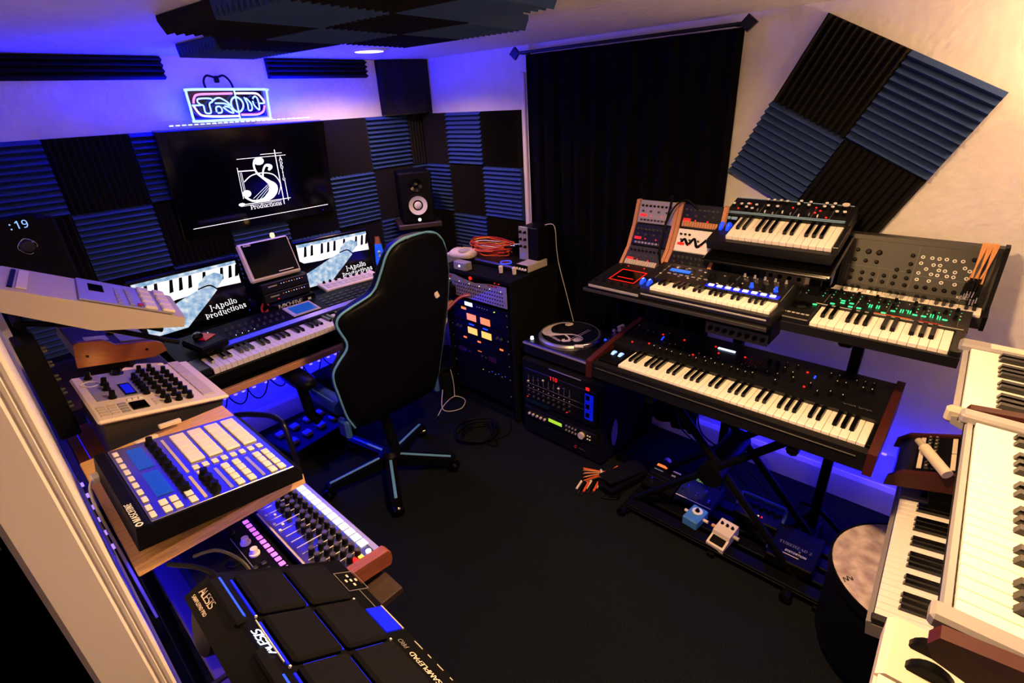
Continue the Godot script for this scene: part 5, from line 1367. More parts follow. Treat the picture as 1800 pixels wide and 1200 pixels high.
	for xx: float in [-0.266, -0.238]:
		wheel(n, Vector3(xx, -0.012, -0.010), 0.020, 0.010, m.wheel_blue)
		b(n, "wheel_light", m.wheel_white, Vector3(xx, 0.0075, -0.010), Vector3(0.005, 0.003, 0.014), 0.001)
	var nl := func(z: float) -> float:
		return 0.0065 + (-0.044 - z) * 0.137
	b(n, "display", m.lcd_blue, Vector3(-0.175, 0.0200, -0.132), Vector3(0.080, 0.003, 0.020), 0.0, Vector3(8, 0, 0))
	b(n, "blue_bar", m.lcd_deep, Vector3(0.080, 0.0092, -0.065), Vector3(0.250, 0.003, 0.026), 0.001, Vector3(8, 0, 0))
	for i in 8:
		b(n, "lit_button", m.step_lit, Vector3(-0.025 + 0.0299 * i, 0.0125, -0.065), Vector3(0.019, 0.004, 0.014), 0.001, Vector3(8, 0, 0))
	for i in 4:
		knob(n, Vector3(0.060 + 0.040 * i, nl.call(-0.105), -0.105), 0.008, 0.017, m.wheel_blue if i % 2 else m.knob)
		knob(n, Vector3(0.070 + 0.034 * i, nl.call(-0.145), -0.145), 0.0065, 0.014, m.knob_grey, "print_white")
	knob(n, Vector3(-0.045, nl.call(-0.120), -0.120), 0.017, 0.018, m.knob)
	knob(n, Vector3(0.025, nl.call(-0.125), -0.125), 0.015, 0.016, m.knob)
	for i in 7:
		button(n, m.silver, Vector3(-0.205 + 0.024 * i, nl.call(-0.10) - 0.001, -0.100), 0.014, 0.006, 0.004)
		button(n, m.silver if i % 2 else m.graphite, Vector3(-0.220 + 0.022 * i, nl.call(-0.165) - 0.001, -0.165), 0.012, 0.006, 0.004)
	for i in 12:
		for j in 3:
			if (i * 5 + j * 3) % 4 != 1:
				button(n, m.silver if (i + j) % 3 else m.white, Vector3(-0.235 + 0.037 * i, nl.call(-0.085 - 0.036 * j) - 0.001, -0.088 - 0.034 * j), 0.009, 0.004, 0.003)
	for i in 5:
		knob(n, Vector3(0.05 + 0.035 * i, nl.call(-0.178), -0.178), 0.0055, 0.012, m.silver)
	for xx: float in [-0.235, 0.035, 0.215]:
		b(n, "panel_line", m.print_grey, Vector3(xx, nl.call(-0.11), -0.11), Vector3(0.0012, 0.001, 0.13), 0.0, Vector3(8, 0, 0))
	# touch pad sampler with red outlines
	var k := thing("touch_pad_unit", "black touch pad unit with glowing red outlines at the shelf end", "effects unit", Vector3(-0.60, 1.041, 1.935), R)
	part(k, "case", prism([Vector2(0.112, 0), Vector2(0.112, 0.020), Vector2(-0.11, 0.045), Vector2(-0.11, 0)], 0.225, "x"), m.black_panel)
	b(k, "front_trim", m.silver, Vector3(0, 0.010, 0.113), Vector3(0.220, 0.010, 0.003), 0.001)
	var kt := part(k, "touch_pad", box(Vector3(0.115, 0.003, 0.110), 0.001), m.black_gloss, Vector3(0.0, 0.034, 0.0), Vector3(6.4, 0, 0))
	for q: Array in [[0, -0.052, 0.11, 0.002], [0, 0.052, 0.11, 0.002], [-0.054, 0, 0.002, 0.104], [0.054, 0, 0.002, 0.104], [0.0, 0.02, 0.07, 0.0015]]:
		b(kt, "red_line", m.led_red, Vector3(q[0], 0.002, q[1]), Vector3(q[2], 0.001, q[3]), 0.0)
	for i in 6:
		led(k, Vector3(-0.09 + 0.036 * i, 0.045 - 0.002, -0.095), m.led_red if i % 2 else m.graphite, 0.003)
		knob(k, Vector3(-0.095 + 0.038 * i, 0.0245, 0.082), 0.007, 0.010, m.knob)
	# two slanted wooden racks of pocket synths
	var kinds := [
		["slanted wooden rack of three pocket synths with a lilac top unit", 1.885, [["silver", "print_grey", "gap"], ["black_panel", "graphite", "gap"], ["graphite", "beige", "keys"]]],
		["slanted wooden rack of three pocket synths with a white middle unit", 2.082, [["black_panel", "wood_stand", "keys"], ["white", "black", "print"], ["black_panel", "white", "keys"]]]]
	var prof := [Vector2(0.0, 0.0), Vector2(-0.072, 0.075), Vector2(-0.115, 0.165), Vector2(-0.145, 0.262)]
	for w: Array in kinds:
		var v := thing("pocket_synth_rack", w[0], "synthesizer rack", Vector3(-0.425, 1.046, w[1]), R)
		var side := [Vector2(0.012, -0.007), Vector2(0.0, 0.018), Vector2(-0.058, 0.080), Vector2(-0.100, 0.168), Vector2(-0.130, 0.268), Vector2(-0.150, 0.268), Vector2(-0.124, 0.160), Vector2(-0.086, 0.066), Vector2(-0.04, -0.007)]
		for sx: float in [-0.090, 0.090]:
			part(v, "wood_side", prism(side, 0.014, "x"), m.wood_stand, Vector3(sx, 0, 0))
		for i in 3:
			var a: Vector2 = prof[i]
			var c: Vector2 = prof[i + 1]
			var mid := (a + c) * 0.5
			var ang := rad_to_deg(atan2(c.y - a.y, -(c.x - a.x)))
			var ln := a.distance_to(c)
			var kd: Array = w[2][2 - i]
			var u := b(v, "pocket_synth", m[kd[0]], Vector3(0, mid.y + 0.004, mid.x - 0.004), Vector3(0.163, 0.030, ln - 0.006), 0.003, Vector3(ang, 0, 0))
			var T := 0.0152
			for j in 8:
				if not (kd[0] == "white" and j > 2):
					knob(u, Vector3(-0.064 + 0.018 * j, T, -ln * 0.24), 0.0048, 0.010, m.knob if kd[0] != "black_panel" else m.knob_grey)
				if j % 2 == 0:
					knob(u, Vector3(-0.058 + 0.018 * j, T, -ln * 0.02), 0.0045, 0.009, m.knob_grey)
			if kd[2] == "keys":
				for j in 14:
					b(u, "mini_key", m[kd[1]], Vector3(-0.068 + 0.0105 * j, T + 0.001, ln * 0.31), Vector3(0.0092, 0.003, ln * 0.22), 0.0008)
			elif kd[2] == "gap":
				for j in 8:
					b(u, "mini_button", m.silver if kd[0] != "silver" else m.graphite, Vector3(-0.060 + 0.016 * j, T + 0.001, ln * 0.34), Vector3(0.011, 0.003, 0.008), 0.0008)
			else:
				part(u, "painted_shape", stroke([Vector3(-0.06, -0.02, 0.012), Vector3(-0.045, 0.005, 0.010), Vector3(-0.025, -0.015, 0.012), Vector3(-0.005, 0.01, 0.010), Vector3(0.015, -0.02, 0.012), Vector3(0.045, 0.012, 0.010)]), m.black, Vector3(0, T + 0.0006, 0), Vector3(-90, 0, 0))
			b(u, "readout", m.led_red, Vector3(-0.055, T + 0.001, ln * 0.15), Vector3(0.030, 0.002, 0.010), 0.0)
			for xx: float in [0.03, -0.02]:
				led(u, Vector3(xx, T, ln * 0.16), m.led_red, 0.003)
	var mc := thing("microphone_cable", "black cable drooping over the pocket synth racks", "cable", Vector3(-0.45, 1.05, 1.99))
	cable(mc, "lead", m.black, [Vector3(-0.01, 0.0, 0.02), Vector3(-0.01, 0.12, 0.0), Vector3(0.06, 0.22, -0.01), Vector3(0.13, 0.29, -0.03), Vector3(0.16, 0.275, -0.06)], 0.005, 6)
	cable(mc, "lead", m.black, [Vector3(0.05, 0.20, -0.01), Vector3(0.10, 0.26, 0.0), Vector3(0.14, 0.28, 0.03), Vector3(0.15, 0.24, 0.08)], 0.004, 6)
	# mixer strip hanging under the shelf
	var mx := thing("under_shelf_mixer", "dark mixer strip with a row of knobs hung under the shelf", "mixer", Vector3(-0.53, 0.918, 2.352), R)
	b(mx, "case", m.black, Vector3(0, 0.03, -0.06), Vector3(0.235, 0.10, 0.12), 0.003)
	b(mx, "face", m.graphite, Vector3(0, -0.005, 0.002), Vector3(0.225, 0.045, 0.004), 0.001)
	for i in 8:
		knob(mx, Vector3(-0.094 + 0.027 * i, -0.005, 0.004), 0.009, 0.014, m.knob, "", Vector3(90, 0, 0))
	led(mx, Vector3(-0.03, 0.03, 0.001), m.led_red, 0.003)
	for sx: float in [-0.1, 0.1]:
		b(mx, "hanger", m.black, Vector3(sx, 0.088, -0.06), Vector3(0.015, 0.022, 0.05), 0.001)

	# synth at the top on its own raised tray
	var bs := thing("raised_synth", "black synth with white capped knobs on the highest tray", "synthesizer", Vector3(-0.328, 1.252, 2.395), Vector3(17.5, -90, 0))
	keys(bs, -0.176, 15, 0, 0.0235, 0.142, 0.070, 0.0, 0.092, 0.016)
	part(bs, "case", prism([Vector2(0.088, -0.055), Vector2(0.088, -0.016), Vector2(0.074, -0.016), Vector2(-0.073, -0.018), Vector2(-0.073, 0.006), Vector2(-0.205, 0.010), Vector2(-0.213, 0.002), Vector2(-0.213, -0.055)], 0.425, "x"), m.black_panel, Vector3(-0.028, 0, 0))
	b(bs, "side_block", m.black_panel, Vector3(0.188, -0.008, 0.0), Vector3(0.018, 0.03, 0.15), 0.002)
	for zz: float in [-0.086, -0.096, -0.204]:
		b(bs, "trim_line", m.pale_blue, Vector3(-0.03, 0.0085 + (0.002 if zz < -0.2 else 0.0), zz), Vector3(0.405, 0.002, 0.003), 0.0)
	for xx: float in [-0.222, -0.196]:
		wheel(bs, Vector3(xx, -0.016, -0.010), 0.022, 0.011, m.wheel_blue)
		button(bs, m.pale_blue, Vector3(xx, -0.006, -0.062), 0.022, 0.012, 0.008)
	for q: Array in [[-0.226, -0.137], [-0.197, -0.137], [-0.171, -0.116], [-0.147, -0.109], [-0.172, -0.142], [-0.141, -0.139], [-0.114, -0.187], [-0.092, -0.187], [-0.068, -0.188], [-0.045, -0.185], [0.001, -0.194], [0.034, -0.191], [-0.098, -0.14], [-0.065, -0.14], [-0.001, -0.170], [0.034, -0.168], [0.087, -0.191], [0.113, -0.193], [0.086, -0.167], [0.112, -0.168], [0.134, -0.137], [0.158, -0.138]]:
		cap_knob(bs, Vector3(q[0], 0.008, q[1]), 0.0072, 0.016, m.knob, m.white)
	cap_knob(bs, Vector3(0.149, 0.008, -0.186), 0.015, 0.018, m.knob, m.beige_light)
	for q: Array in [[-0.173, -0.166], [-0.205, -0.123], [-0.017, -0.161], [0.058, -0.175], [0.077, -0.155], [0.064, -0.138], [0.108, -0.11]]:
		led(bs, Vector3(q[0], 0.0085, q[1]), m.led_red, 0.0038)
	for i in 8:
		b(bs, "slider", m.print_white if i % 2 else m.silver, Vector3(-0.13 + 0.030 * i, 0.012, -0.118 + 0.008 * (i % 3)), Vector3(0.003, 0.008, 0.012), 0.0005)
	for i in 5:
		b(bs, "panel_line", m.print_grey, Vector3(-0.12 + 0.060 * i, 0.0085, -0.145), Vector3(0.001, 0.001, 0.10), 0.0)
	var ts := thing("raised_tray", "black bent-metal tray holding the highest synth", "stand", Vector3(-0.328, 1.190, 2.395), R)
	b(ts, "tray", m.black_gloss, Vector3(-0.02, -0.010, -0.03), Vector3(0.44, 0.012, 0.28), 0.005, Vector3(17.5, 0, 0))
	b(ts, "tray_lip", m.alu_dark, Vector3(-0.02, -0.053, 0.108), Vector3(0.42, 0.010, 0.006), 0.002, Vector3(17.5, 0, 0))
	for sx: float in [-0.19, 0.15]:
		b(ts, "leg", m.black, Vector3(sx, -0.085, -0.10), Vector3(0.03, 0.13, 0.03), 0.002)
		b(ts, "leg", m.black, Vector3(sx, -0.100, 0.04), Vector3(0.03, 0.10, 0.03), 0.002)
	# dim boxes behind the lit synth
	for q in 2:
		var dbx := thing("rear_module", ["dark speaker-like module behind the lit synth under the tray", "plum coloured module standing at the back of the shelf"][q], "module", Vector3(-0.32 + 0.05 * q, 1.0395, 2.26 + 0.165 * q), R)
		b(dbx, "case", m.graphite if q == 0 else m.beige, Vector3(0, 0.035, 0), Vector3(0.14, 0.068, 0.07), 0.003)
		for i in 4:
			knob(dbx, Vector3(-0.05 + 0.033 * i, 0.04, 0.034), 0.008, 0.01, m.knob, "", Vector3(90, 0, 0))

	# green lit synth on the right
	var g := thing("green_lit_synth", "black synth with green glowing sliders on the right of the shelf", "synthesizer", Vector3(-0.513, 1.039, 2.764), Vector3(3.6, -90, 0))
	keys(g, -0.176, 15, 0, 0.0235, 0.138, 0.0675, 0.0, 0.088, 0.016, "white_key", 0.006)
	part(g, "case", prism([Vector2(0.076, -0.045), Vector2(0.076, -0.014), Vector2(0.070, -0.012), Vector2(-0.071, -0.018), Vector2(-0.071, 0.006), Vector2(-0.220, 0.010), Vector2(-0.228, -0.0), Vector2(-0.228, -0.045)], 0.480, "x"), m.black_panel, Vector3(-0.035, 0, 0))
	b(g, "left_block", m.black_panel, Vector3(-0.227, -0.005, 0.0), Vector3(0.094, 0.022, 0.145), 0.003)
	b(g, "right_block", m.black_panel, Vector3(0.191, -0.005, 0.0), Vector3(0.026, 0.022, 0.145), 0.003)
	part(g, "jog_dial", lathe([Vector2(0.030, 0), Vector2(0.030, 0.006), Vector2(0.022, 0.009), Vector2(0, 0.007)], 24), m.black_gloss, Vector3(-0.228, 0.005, -0.034))
	for i in 6:
		button(g, m.silver, Vector3(-0.262 + 0.014 * i, 0.006, 0.035), 0.011, 0.007, 0.003)
	for q: Array in [[-0.15, -0.093], [-0.125, -0.114], [-0.1, -0.122], [-0.127, -0.133], [-0.098, -0.094], [-0.074, -0.095], [0.015, -0.121], [0.072, -0.121], [0.094, -0.122], [0.146, -0.124], [-0.006, -0.093], [-0.195, -0.060]]:
		button(g, m.led_green, Vector3(q[0], 0.0065, q[1]), 0.013, 0.007, 0.003)
	for q: Array in [[-0.05, -0.125], [-0.03, -0.127], [0.034, -0.129], [0.053, -0.131], [0.11, -0.132], [0.128, -0.127]]:
		b(g, "lit_slider", m.led_green, Vector3(q[0], 0.010, q[1]), Vector3(0.0025, 0.006, 0.016), 0.0)
		b(g, "lit_slider", m.led_green, Vector3(q[0] + 0.006, 0.010, q[1]), Vector3(0.0025, 0.006, 0.016), 0.0)
	for i in 17:
		for j in 3:
			var gx := -0.255 + 0.0265 * i
			var gz := -0.150 - 0.026 * j
			if (i * 3 + j * 5) % 7 == 3:
				continue
			if (i + j) % 2 == 0:
				knob(g, Vector3(gx, 0.008, gz), 0.0068, 0.013, m.knob)
			led(g, Vector3(gx + 0.011, 0.0085, gz + 0.006), m.led_green if (i * 5 + j) % 3 else m.print_white, 0.0018)
	for i in 6:
		b(g, "panel_line", m.print_grey, Vector3(-0.262 + 0.088 * i, 0.0085, -0.15), Vector3(0.0010, 0.001, 0.12), 0.0)
	for q: Array in [[0.02, 0.10], [0.115, 0.06]]:
		b(g, "coloured_line", m.orange_cable if q[0] < 0.1 else m.red_plastic, Vector3(q[0], 0.0078, -0.083), Vector3(q[1], 0.001, 0.003), 0.0)
	b(g, "panel_line", m.print_white, Vector3(0.0, 0.0072, -0.076), Vector3(0.39, 0.001, 0.0012), 0.0)
	# patchable synth behind it
	var e := thing("patch_synth", "grey patchable synth with an upright knob panel against the wall", "synthesizer", Vector3(-0.25, 1.040, 2.781), R)
	keys(e, -0.212, 22, 2, 0.0191, 0.070, 0.022, 0.010, 0.042, 0.010, "white_key", 0.006)
	part(e, "case", prism([Vector2(0.028, -0.035), Vector2(0.028, -0.003), Vector2(-0.052, -0.003), Vector2(-0.058, 0.020), Vector2(-0.116, 0.188), Vector2(-0.16, 0.188), Vector2(-0.17, -0.035)], 0.425, "x"), m.graphite, Vector3(0.004, 0, 0))
	for sx: float in [-0.212, 0.220]:
		part(e, "end_panel", prism([Vector2(0.034, -0.037), Vector2(0.034, 0.008), Vector2(-0.050, 0.012), Vector2(-0.112, 0.192), Vector2(-0.165, 0.192), Vector2(-0.175, -0.037)], 0.012, "x"), m.black, Vector3(sx, 0, 0))
	var pn := part(e, "control_panel", box(Vector3(0.405, 0.006, 0.160), 0.001), m.graphite, Vector3(0.002, 0.097, -0.086), Vector3(70.9, 0, 0))
	var H := 0.003
	for q: Array in [[-0.171, -0.041, 1], [-0.138, -0.039, 2], [-0.106, -0.039, 2], [-0.172, -0.006, 1], [-0.139, -0.006, 1], [-0.106, -0.006, 1], [-0.01, -0.043, 1], [-0.009, -0.014, 1], [-0.042, 0.011, 1], [-0.008, 0.011, 1], [-0.171, 0.035, 1], [-0.139, 0.036, 1], [-0.106, 0.037, 1], [-0.171, 0.06, 1], [-0.138, 0.06, 1], [-0.106, 0.059, 1], [-0.073, 0.037, 1], [-0.042, 0.035, 1], [-0.073, 0.059, 1], [-0.042, 0.059, 1], [-0.009, 0.035, 1], [-0.008, 0.059, 1], [0.025, 0.059, 1], [0.049, 0.057, 1], [0.074, 0.058, 1], [0.1, 0.058, 1], [0.125, 0.059, 1], [0.149, -0.052, 1]]:
		knob(pn, Vector3(q[0], H, q[1]), 0.0068 if q[2] == 1 else 0.0095, 0.012, m.knob)
	for q: Array in [[0.018, -0.042], [0.043, -0.042], [0.062, -0.042], [0.081, -0.043], [0.102, -0.041], [0.123, -0.043], [0.018, -0.021], [0.052, -0.02], [0.069, -0.021], [0.036, -0.004], [0.07, -0.005], [0.086, -0.005], [0.133, -0.022], [0.147, -0.014], [0.019, 0.012], [0.053, 0.011], [0.07, 0.012], [0.095, 0.011], [0.112, 0.011], [0.112, -0.005], [0.145, 0.01], [0.02, 0.034], [0.053, 0.034], [0.086, 0.034], [0.121, 0.034]]:
		part(pn, "jack_socket", lathe([Vector2(0.0058, 0), Vector2(0.0058, 0.002), Vector2(0.0028, 0.002), Vector2(0.0028, 0.0005)], 10), m.white, Vector3(q[0], H, q[1]))
	for q: Array in [[0.004, 0.0, 0.001, 0.15], [-0.10, 0.014, 0.19, 0.001], [-0.185, 0.042, 0.001, 0.06], [-0.09, 0.045, 0.001, 0.05], [0.09, 0.022, 0.16, 0.001], [-0.057, 0.045, 0.001, 0.05]]:
		b(pn, "panel_line", m.print_grey, Vector3(q[0], H + 0.0002, q[1]), Vector3(q[2], 0.0008, q[3]), 0.0)
	words(pn, "KORG", m.print_white, Vector3(0.150, H + 0.0006, 0.0725), Vector3(-90, 0, 0), 0.009, "Droid Sans", 1.2, 0.0, 1.1)
	var tc := thing("patch_leads", "bunch of tan patch leads hanging over the patchable synth", "cables", Vector3(-0.20, 1.235, 2.958))
	for i in 9:
		var dz := -0.018 + 0.0045 * i
		cable(tc, "patch_lead", m.tan_cable, [Vector3(0.05, -0.02, dz), Vector3(0.035, 0.010, dz), Vector3(0.015, 0.004, dz), Vector3(-0.012, -0.05, dz - 0.004 * (i % 3)), Vector3(-0.030, -0.085 - 0.008 * (i % 4), dz - 0.008 * (i % 3))], 0.0028, 5)
		part(tc, "plug", tube([Vector3(-0.030, -0.085 - 0.008 * (i % 4), dz - 0.008 * (i % 3)), Vector3(-0.042, -0.125 - 0.008 * (i % 4), dz - 0.010 * (i % 3))], 0.0042, 6), m.black)
		part(tc, "plug_tip", tube([Vector3(-0.042, -0.125 - 0.008 * (i % 4), dz - 0.010 * (i % 3)), Vector3(-0.047, -0.143 - 0.008 * (i % 4), dz - 0.011 * (i % 3))], 0.0018, 6), m.chrome)
	var po := thing("tray_stand", "black post stand with a flat tray under the green lit synth", "stand", Vector3(-0.44, 0, 2.77), R)
	b(po, "tray", m.black, Vector3(-0.02, 0.982, -0.03), Vector3(0.30, 0.012, 0.28), 0.003)
	b(po, "tray_riser", m.black, Vector3(-0.0, 0.996, -0.20), Vector3(0.38, 0.016, 0.16), 0.003)
	b(po, "post", m.black, Vector3(-0.065, 0.49, -0.145), Vector3(0.035, 0.97, 0.035), 0.003)
	b(po, "clamp", m.black, Vector3(-0.08, 0.962, 0.06), Vector3(0.04, 0.03, 0.04), 0.006)
	for k2 in 3:
		part(po, "foot", tube([Vector3(-0.065, 0.12, -0.145), Vector3(-0.065 + 0.14 * cos(TAU * k2 / 3.0), 0.012, -0.145 + 0.14 * sin(TAU * k2 / 3.0))], 0.011, 8), m.black)

# ---------------------------------------------------------------- keyboards along the back wall, right edge
func back_keyboards() -> void:
	var B := Vector3(0, 180, 0)
	var a := thing("white_synth", "white synthesizer with reddish wooden end nearest the right edge", "synthesizer", Vector3(-1.132, 1.122, 3.008), Vector3(-1, 181, 0))
	keys(a, 0.0, 22, 0, 0.0235, 0.145, 0.0, 0.0, 0.093, 0.016)
	part(a, "case", prism([Vector2(-0.06, -0.058), Vector2(0.004, -0.036), Vector2(0.014, -0.016), Vector2(0.011, -0.008), Vector2(0.003, -0.008), Vector2(0.003, -0.018), Vector2(-0.148, -0.018), Vector2(-0.148, 0.020), Vector2(-0.30, 0.035), Vector2(-0.31, -0.060)], 0.60, "x"), m.silver, Vector3(0.257, 0, 0))
	b(a, "front_band", m.alu_dark, Vector3(0.257, -0.027, 0.0105), Vector3(0.58, 0.016, 0.003), 0.001, Vector3(27, 0, 0))
	for sx: float in [-0.020, 0.534]:
		b(a, "end_block", m.silver, Vector3(sx, -0.003, -0.06), Vector3(0.033, 0.022, 0.17), 0.005)
	for sx: float in [-0.052, 0.566]:
		part(a, "wood_end", prism([Vector2(-0.05, -0.052), Vector2(0.010, -0.034), Vector2(0.020, -0.014), Vector2(0.012, 0.004), Vector2(-0.14, 0.022), Vector2(-0.31, 0.042), Vector2(-0.318, -0.066)], 0.022, "x"), m.wood_red, Vector3(sx, 0, 0))
	var c := thing("white_keyboard", "white keyboard with plain grey end at the back right edge", "keyboard", Vector3(-0.667, 1.089, 2.981), Vector3(-1, 181, 0))
	keys(c, 0.0, 15, 0, 0.0235, 0.145, 0.0, 0.0, 0.093, 0.016)
	part(c, "case", prism([Vector2(-0.04, -0.046), Vector2(0.012, -0.028), Vector2(0.014, -0.010), Vector2(0.003, -0.008), Vector2(0.003, -0.018), Vector2(-0.148, -0.018), Vector2(-0.148, 0.016), Vector2(-0.24, 0.024), Vector2(-0.25, -0.050)], 0.435, "x"), m.silver, Vector3(0.165, 0, 0))
	b(c, "left_block", m.silver, Vector3(-0.026, -0.005, -0.06), Vector3(0.048, 0.024, 0.17), 0.006)
	b(c, "left_inlay", m.beige_light, Vector3(-0.022, 0.008, -0.085), Vector3(0.030, 0.003, 0.10), 0.001)
	b(c, "right_block", m.beige, Vector3(0.367, -0.012, -0.06), Vector3(0.026, 0.034, 0.17), 0.006)
	# lower tier
	var g := thing("grey_synth", "grey synthesizer with two black wheels on the lower tier at right", "synthesizer", Vector3(-0.790, 0.480, 3.027), Vector3(9, 182, -2))
	keys(g, -0.2585, 22, 0, 0.0235, 0.140, 0.070, 0.0, 0.095, 0.016)
	part(g, "case", prism([Vector2(0.085, -0.060), Vector2(0.085, -0.014), Vector2(0.073, -0.010), Vector2(0.073, -0.018), Vector2(-0.072, -0.018), Vector2(-0.072, 0.006), Vector2(-0.125, 0.010), Vector2(-0.135, -0.060)], 0.70, "x"), m.grey_synth, Vector3(-0.07, 0, 0))
	b(g, "left_block", m.grey_synth, Vector3(-0.335, -0.006, 0.0), Vector3(0.150, 0.024, 0.148), 0.003)
	b(g, "right_block", m.graphite, Vector3(0.269, -0.006, 0.0), Vector3(0.020, 0.024, 0.150), 0.003)
	for xx: float in [-0.288, -0.322]:
		wheel(g, Vector3(xx, -0.002, -0.010), 0.032, 0.020, m.black)
	b(g, "dark_rail", m.black, Vector3(-0.07, 0.011, -0.112), Vector3(0.68, 0.006, 0.018), 0.001)
	for i in 10:
		button(g, m.beige, Vector3(-0.20 + 0.045 * i, 0.013, -0.112), 0.03, 0.008, 0.003)
	var k := thing("knob_module", "black knob module with wooden ends on the grey synthesizer", "synthesizer module", Vector3(-0.455, 0.545, 3.045), Vector3(14, 182, 0))
	part(k, "case", prism([Vector2(0.135, 0.035), Vector2(0.125, 0.065), Vector2(0.09, 0.085), Vector2(-0.10, 0.105), Vector2(-0.12, 0.04)], 0.23, "x"), m.black_panel)
	for sx: float in [-0.122, 0.122]:
		part(k, "wood_end", prism([Vector2(0.150, 0.036), Vector2(0.138, 0.068), Vector2(0.10, 0.092), Vector2(-0.11, 0.112), Vector2(-0.13, 0.04)], 0.014, "x"), m.wood_red, Vector3(sx, 0, 0))
	for sx: float in [-0.09, 0.09]:
		b(k, "foot", m.black, Vector3(sx, 0.0, -0.02), Vector3(0.02, 0.09, 0.12), 0.002)
	var fc := part(k, "face", box(Vector3(0.22, 0.004, 0.17), 0.001), m.black, Vector3(0, 0.096, -0.008), Vector3(6, 0, 0))
	for q: Array in [[-0.055, 0.070], [0.045, 0.070], [-0.055, -0.012], [0.045, -0.012]]:
		b(fc, "label_strip", m.beige_light, Vector3(q[0], 0.003, q[1]), Vector3(0.095, 0.002, 0.012), 0.0)
	for i in 9:
		for zz: float in [0.035, 0.052, -0.035, -0.058]:
			knob(fc, Vector3(-0.095 + 0.023 * i, 0.002, zz), 0.0058, 0.011, m.knob_grey, "print_white")
	for i in 3:
		led(fc, Vector3(-0.02 + 0.03 * i, 0.003, 0.044), m.led_red, 0.003)
	var mp := thing("cable_plug", "cream cable plug lying across the knob module", "plug", Vector3(-0.575, 0.675, 3.00), Vector3(0, 40, 10))
	part(mp, "barrel", tube([Vector3(-0.05, 0, 0), Vector3(-0.02, 0, 0), Vector3(0.06, 0, 0)], 0.016, 12), m.beige_light)
	part(mp, "tip", tube([Vector3(0.06, 0, 0), Vector3(0.09, 0, 0)], 0.010, 10), m.beige)
	var w := thing("cream_keyboard", "cream keyboard with two dark wheels at the bottom right", "keyboard", Vector3(-1.425, 0.85, 2.985), Vector3(0, 181, 0))
	part(w, "case", prism([Vector2(0.012, -0.06), Vector2(0.012, -0.012), Vector2(0.0, 0.0), Vector2(-0.12, 0.0), Vector2(-0.135, 0.012), Vector2(-0.24, 0.018), Vector2(-0.25, -0.06)], 0.13, "x"), m.beige_light, Vector3(0.065, 0, 0))
	for xx: float in [0.045, 0.092]:
		wheel(w, Vector3(xx, -0.008, -0.055), 0.034, 0.020, m.black)
	keys(w, 0.135, 15, 0, 0.0235, 0.120, 0.008, 0.0, 0.08, 0.014)
	part(w, "rear_case", prism([Vector2(0.012, -0.06), Vector2(0.012, -0.016), Vector2(-0.118, -0.016), Vector2(-0.118, 0.012), Vector2(-0.24, 0.018), Vector2(-0.25, -0.06)], 0.37, "x"), m.beige_light, Vector3(0.315, 0, 0))
	var ul := thing("uplighter", "floor uplighter with a shallow bowl in the back right corner", "floor lamp", Vector3(-0.28, 0, 3.32))
	part(ul, "base", disc(0.12, 0.02, 24), m.black)
	part(ul, "pole", tube([Vector3(0, 0.02, 0), Vector3(0, 1.50, 0)], 0.012, 10), m.black)
	part(ul, "bowl", lathe([Vector2(0.02, 1.49), Vector2(0.09, 1.51), Vector2(0.13, 1.56), Vector2(0.126, 1.56), Vector2(0.086, 1.516), Vector2(0, 1.50)], 28), m.black)
	part(ul, "bulb", disc(0.07, 0.02, 20), m.lamp_glow, Vector3(0, 1.525, 0))
	# tiered stand
	var s := thing("tiered_stand", "black tiered stand carrying the keyboards along the back wall", "stand", Vector3(-1.10, 0, 3.20))
	for xx: float in [-0.55, 0.62]:
		b(s, "upright", m.black, Vector3(xx, 0.51, 0.17), Vector3(0.04, 1.02, 0.04), 0.003)
		b(s, "foot", m.black, Vector3(xx, 0.02, 0.02), Vector3(0.05, 0.04, 0.40), 0.003)
		b(s, "top_arm", m.black, Vector3(xx * 0.8, 1.025, 0.04), Vector3(0.03, 0.024, 0.28), 0.002)
	b(s, "top_rail", m.black, Vector3(0.03, 1.010, 0.13), Vector3(1.2, 0.02, 0.03), 0.002)
	b(s, "lower_arm", m.black, Vector3(0.08, 0.385, -0.02), Vector3(0.03, 0.024, 0.34), 0.002)
	b(s, "lower_arm", m.black, Vector3(0.55, 0.385, -0.02), Vector3(0.03, 0.024, 0.34), 0.002)
	b(s, "lower_rail", m.black, Vector3(0.03, 0.385, 0.14), Vector3(1.2, 0.02, 0.03), 0.002)
	for xx: float in [-0.55, -0.72]:
		b(s, "middle_arm", m.black, Vector3(xx, 0.775, -0.02), Vector3(0.03, 0.024, 0.34), 0.002)
	b(s, "middle_rail", m.black, Vector3(-0.45, 0.775, 0.14), Vector3(0.66, 0.02, 0.03), 0.002)
	# drum
	var d := thing("floor_drum", "round drum with a mottled pale skin standing under the grey synthesizer", "drum", Vector3(-0.745, 0, 3.058))
	part(d, "skin", disc(0.232, 0.003, 56), m.drum_head, Vector3(0, 0.357, 0))
	part(d, "hoop", lathe([Vector2(0.232, 0.330), Vector2(0.238, 0.330), Vector2(0.238, 0.362), Vector2(0.232, 0.362)], 56), m.black)
	part(d, "shell", lathe([Vector2(0.10, 0.06), Vector2(0.228, 0.06), Vector2(0.230, 0.357)], 56), m.black)
	for k3 in 3:
		part(d, "leg", tube([Vector3(0.18 * cos(TAU * k3 / 3.0), 0.10, 0.18 * sin(TAU * k3 / 3.0)), Vector3(0.20 * cos(TAU * k3 / 3.0), 0.008, 0.20 * sin(TAU * k3 / 3.0))], 0.008, 8), m.chrome)
